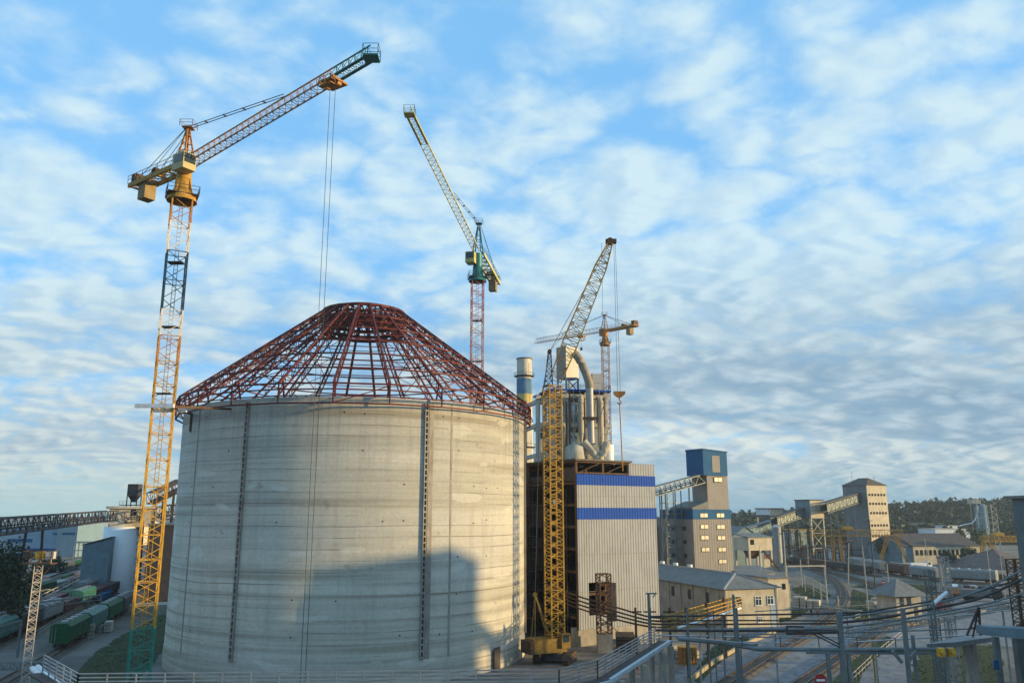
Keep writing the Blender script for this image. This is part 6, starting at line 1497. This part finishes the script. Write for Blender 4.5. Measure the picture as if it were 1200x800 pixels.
# ==================================================================  AIR
hz = MB(); hz.box(-900, 1500, -350, 1600, -1.2, 92)
ho = hz.build('haze', None); ho['kind'] = 'stuff'
hm = bpy.data.materials.new('haze_air'); hm.use_nodes = True; ht = hm.node_tree; ht.nodes.clear()
pv = ht.nodes.new('ShaderNodeVolumePrincipled'); pv.inputs['Color'].default_value = (.75, .88, 1, 1); pv.inputs['Density'].default_value = .00014; pv.inputs['Anisotropy'].default_value = .2
om = ht.nodes.new('ShaderNodeOutputMaterial'); ht.links.new(pv.outputs[0], om.inputs['Volume']); ho.data.materials.append(hm)

# ==================================================================  MORE OF THE PLANT'S CLUTTER
m_must2 = mat('pale_grey_lattice', (.34, .34, .32), .6, .1, .25, 1., tint=(.2, .14, .09), tfac=.5)
def lat_bridge(label, p, q, w_, n, posts, m, c=.08, d=.04):
    o = thing('pipe_trestle', label, 'trestle', (p.x, p.y, 0), 'lattice pipe trestles of the works'); b = MB(); lattice(b, p, q, w_, w_, n, c, d); b.build('truss', m, o)
    b = MB(); up = Vector((0, 0, w_*.3)); b.tube(p+up, q+up, .09, 8); b.build('carried_pipe', m_steel, o)
    for t in posts:
        c_ = p.lerp(q, t); b = MB(); b.beam((c_.x, c_.y, .02), (c_.x, c_.y, c_.z-w_/2), .16); b.build('post', m, o)
lat_bridge('pale lattice trestle behind the curved dark pipes at the right', a(995, 744, 92), a(1215, 702, 100), .8, 34, (.12, .5, .8), m_must2)
lat_bridge('pale lattice trestle crossing the service road below the cream end wall', a(800, 741, 96), a(1000, 737, 92), .7, 28, (.1, .55), m_must2)
lat_bridge('ochre lattice trestle between the small house and the paved yard', a(1010, 728, 108), a(1100, 727, 118), .8, 14, (.1, .9), m_yeld)
for k, (x0, y0, x1, y1, Y, l) in enumerate(((768, 744, 1000, 748, 84, 'straight thin grey pipe under the dark pipe stack'), (770, 750, 930, 753, 88, 'short thin pale pipe below the straight grey pipe'), (985, 741, 1180, 735, 78, 'straight thin grey pipe between bridge column and box girder'), (1000, 752, 1160, 742, 82, 'thin pale pipe just above the platform deck'), (1060, 727, 1200, 713, 92, 'thin pale pipe crossing the paved yard'), (885, 716, 1060, 706, 118, 'thin rusty pipe crossing before the railway bend'))):
    P = a(x0, y0, Y); Q = a(x1, y1, Y+4); pipeline(l, [P, Q], .07, (m_steel, m_pale, m_gsteel)[k % 3], [P.lerp(Q, .6)] if k % 2 else [])
def stack(label, px, py, deg, nx_, nz_, col, name='panel_stack', cat='stack', L_=3.):
    p = onz(px, py); f = Fr(p, deg); o = thing(name, label, cat, tuple(p), 'stacks and crates in the yards'); q = random.Random(int(px))
    for i in range(nx_):
        for k in range(nz_-q.randint(0, 1)):
            b = MB(); j_ = q.uniform(-.08, .08); b.fbox(f, i*1.5, i*1.5+1.25, j_, L_+j_, .12+k*.62, .12+k*.62+.52); b.build('panel', col, o)
            b = MB(); b.fbox(f, i*1.5+.1, i*1.5+1.15, .4, .55, k*.62+.0, k*.62+.115); b.build('spacer', m_bark, o)
cc_ = [('pale concrete', m_concl), ('grey concrete', m_conc), ('pale weathered', m_concl), ('rusty steel', m_brown)]
spots = [(1008, 668.5, 'behind the roofed wagons, far left of the stacks'), (1042, 667, 'by the foot of the ochre gantry leg'), (1064, 668.5, 'between ochre gantry and white truck'), (1098, 670, 'right of the white truck'), (1118, 671, 'before the round dark trees'), (1140, 672.5, 'left of the gravel heap'), (1160, 675, 'under the gravel heap'), (1185, 679, 'at the right edge under the gravel heap'),
         (1040, 712, 'beside the red truck'), (1140, 716, 'on the paved yard, left'), (1168, 712, 'on the paved yard, right'), (722, 758, 'by the striped building plinth'), (742, 752, 'by the lamp pole footing'), (782, 770, 'under the walkway end'), (930, 712, 'near the kerb of the service yard'), (905, 741, 'before the cream end wall'), (100, 742, 'on the cinder path'), (68, 752, 'near the first wagon')]
for i, (x, y, l) in enumerate(spots): stack(f'stack of {cc_[i % 4][0]} slabs {l}', x, y, 10+i*23, 2+i % 3, 2+i % 3, cc_[i % 4][1])
f = Fr((at(940, 650, 402).x, 402), 14); house('pale flat-roofed pump house behind the open wagons', f, 14, 8, 6, 0, m_plast, m_roof, wins=((1, 2.5, 2.5, 4.2, m_dark), (5, 6.5, 2.5, 4.2, m_dark), (9, 10.5, 2.5, 4.2, m_dark)))
f = Fr((at(975, 650, 398).x, 398), 14); house('low white shed at the foot of the pale hip-roofed tower', f, 9, 8, 4.5, 1.2, m_white, m_roofb, gable='u')
f = Fr((at(884, 650, 330).x, 330), 20); house('small rust-roofed cabin behind the loading bunker', f, 8, 6, 4, 1.2, m_plast, mat('rust_roof', (.25, .09, .05), .8, 0, .3), gable='u')
for i, (x, y, l) in enumerate(((1012, 660, 'tall thin floodlight pole behind the roofed wagons'), (1088, 672, 'thin pole right of the white truck'), (1162, 690, 'thin pole among the parked cars'), (1178, 700, 'thin pole at the right of the paved yard'), (893, 690, 'thin pole behind the small cream hut'), (1020, 742, 'thin pole between the tracks and the road'), (948, 668, 'thin pole before the dark wagons'))):
    q = onz(x, y); o = thing('utility_pole', l, 'pole', tuple(q), 'poles along the railway'); b = MB(); b.tube(q, q+Vector((0, 0, 11+i % 3*1.5)), .13, 8, .08); b.build('shaft', m_concl, o); b = MB(); b.beam(q+Vector((-.8, 0, 10.4)), q+Vector((.8, 0, 10.4)), .1); b.build('cross_arm', m_dsteel, o)
# bright steel fence along the road and path
for l, pts in (('low pale railing along the left side of the road', ((1000, 800), (1030, 770), (1060, 745))), ('low pale railing beside the railway bend', ((1003, 727), (1035, 718), (1075, 722))), ('low rusty fence along the cinder path', ((20, 762), (60, 735), (120, 700)))):
    b = MB(); railing(b, [onz(*p) for p in pts], 1.2, 2, 2.5, .03, .08); tag(b.build('railing', m_pale), l, 'railing')

sheet('grass_verge', G((905, 722), (930, 713), (948, 714), (938, 722), (912, 730)), .024, m_grass, 'stuff', 'small grass verge below the cream end wall', 'grass')
sheet('grass_verge', G((995, 687), (1035, 683), (1100, 686), (1095, 692), (1035, 692)), .024, m_grass, 'stuff', 'long grass verge between the railway tracks left of the masts', 'grass')
sheet('grass_verge', G((925, 690), (945, 684), (975, 697), (968, 702), (945, 700)), .024, m_grass, 'stuff', 'grass verge behind the row of white posts', 'grass')
sheet('grass_verge', G((975, 800), (1000, 768), (1040, 744), (1046, 750), (1010, 790), (1000, 820)), .026, m_grass, 'stuff', 'narrow grass verge between the railway and the road', 'grass')
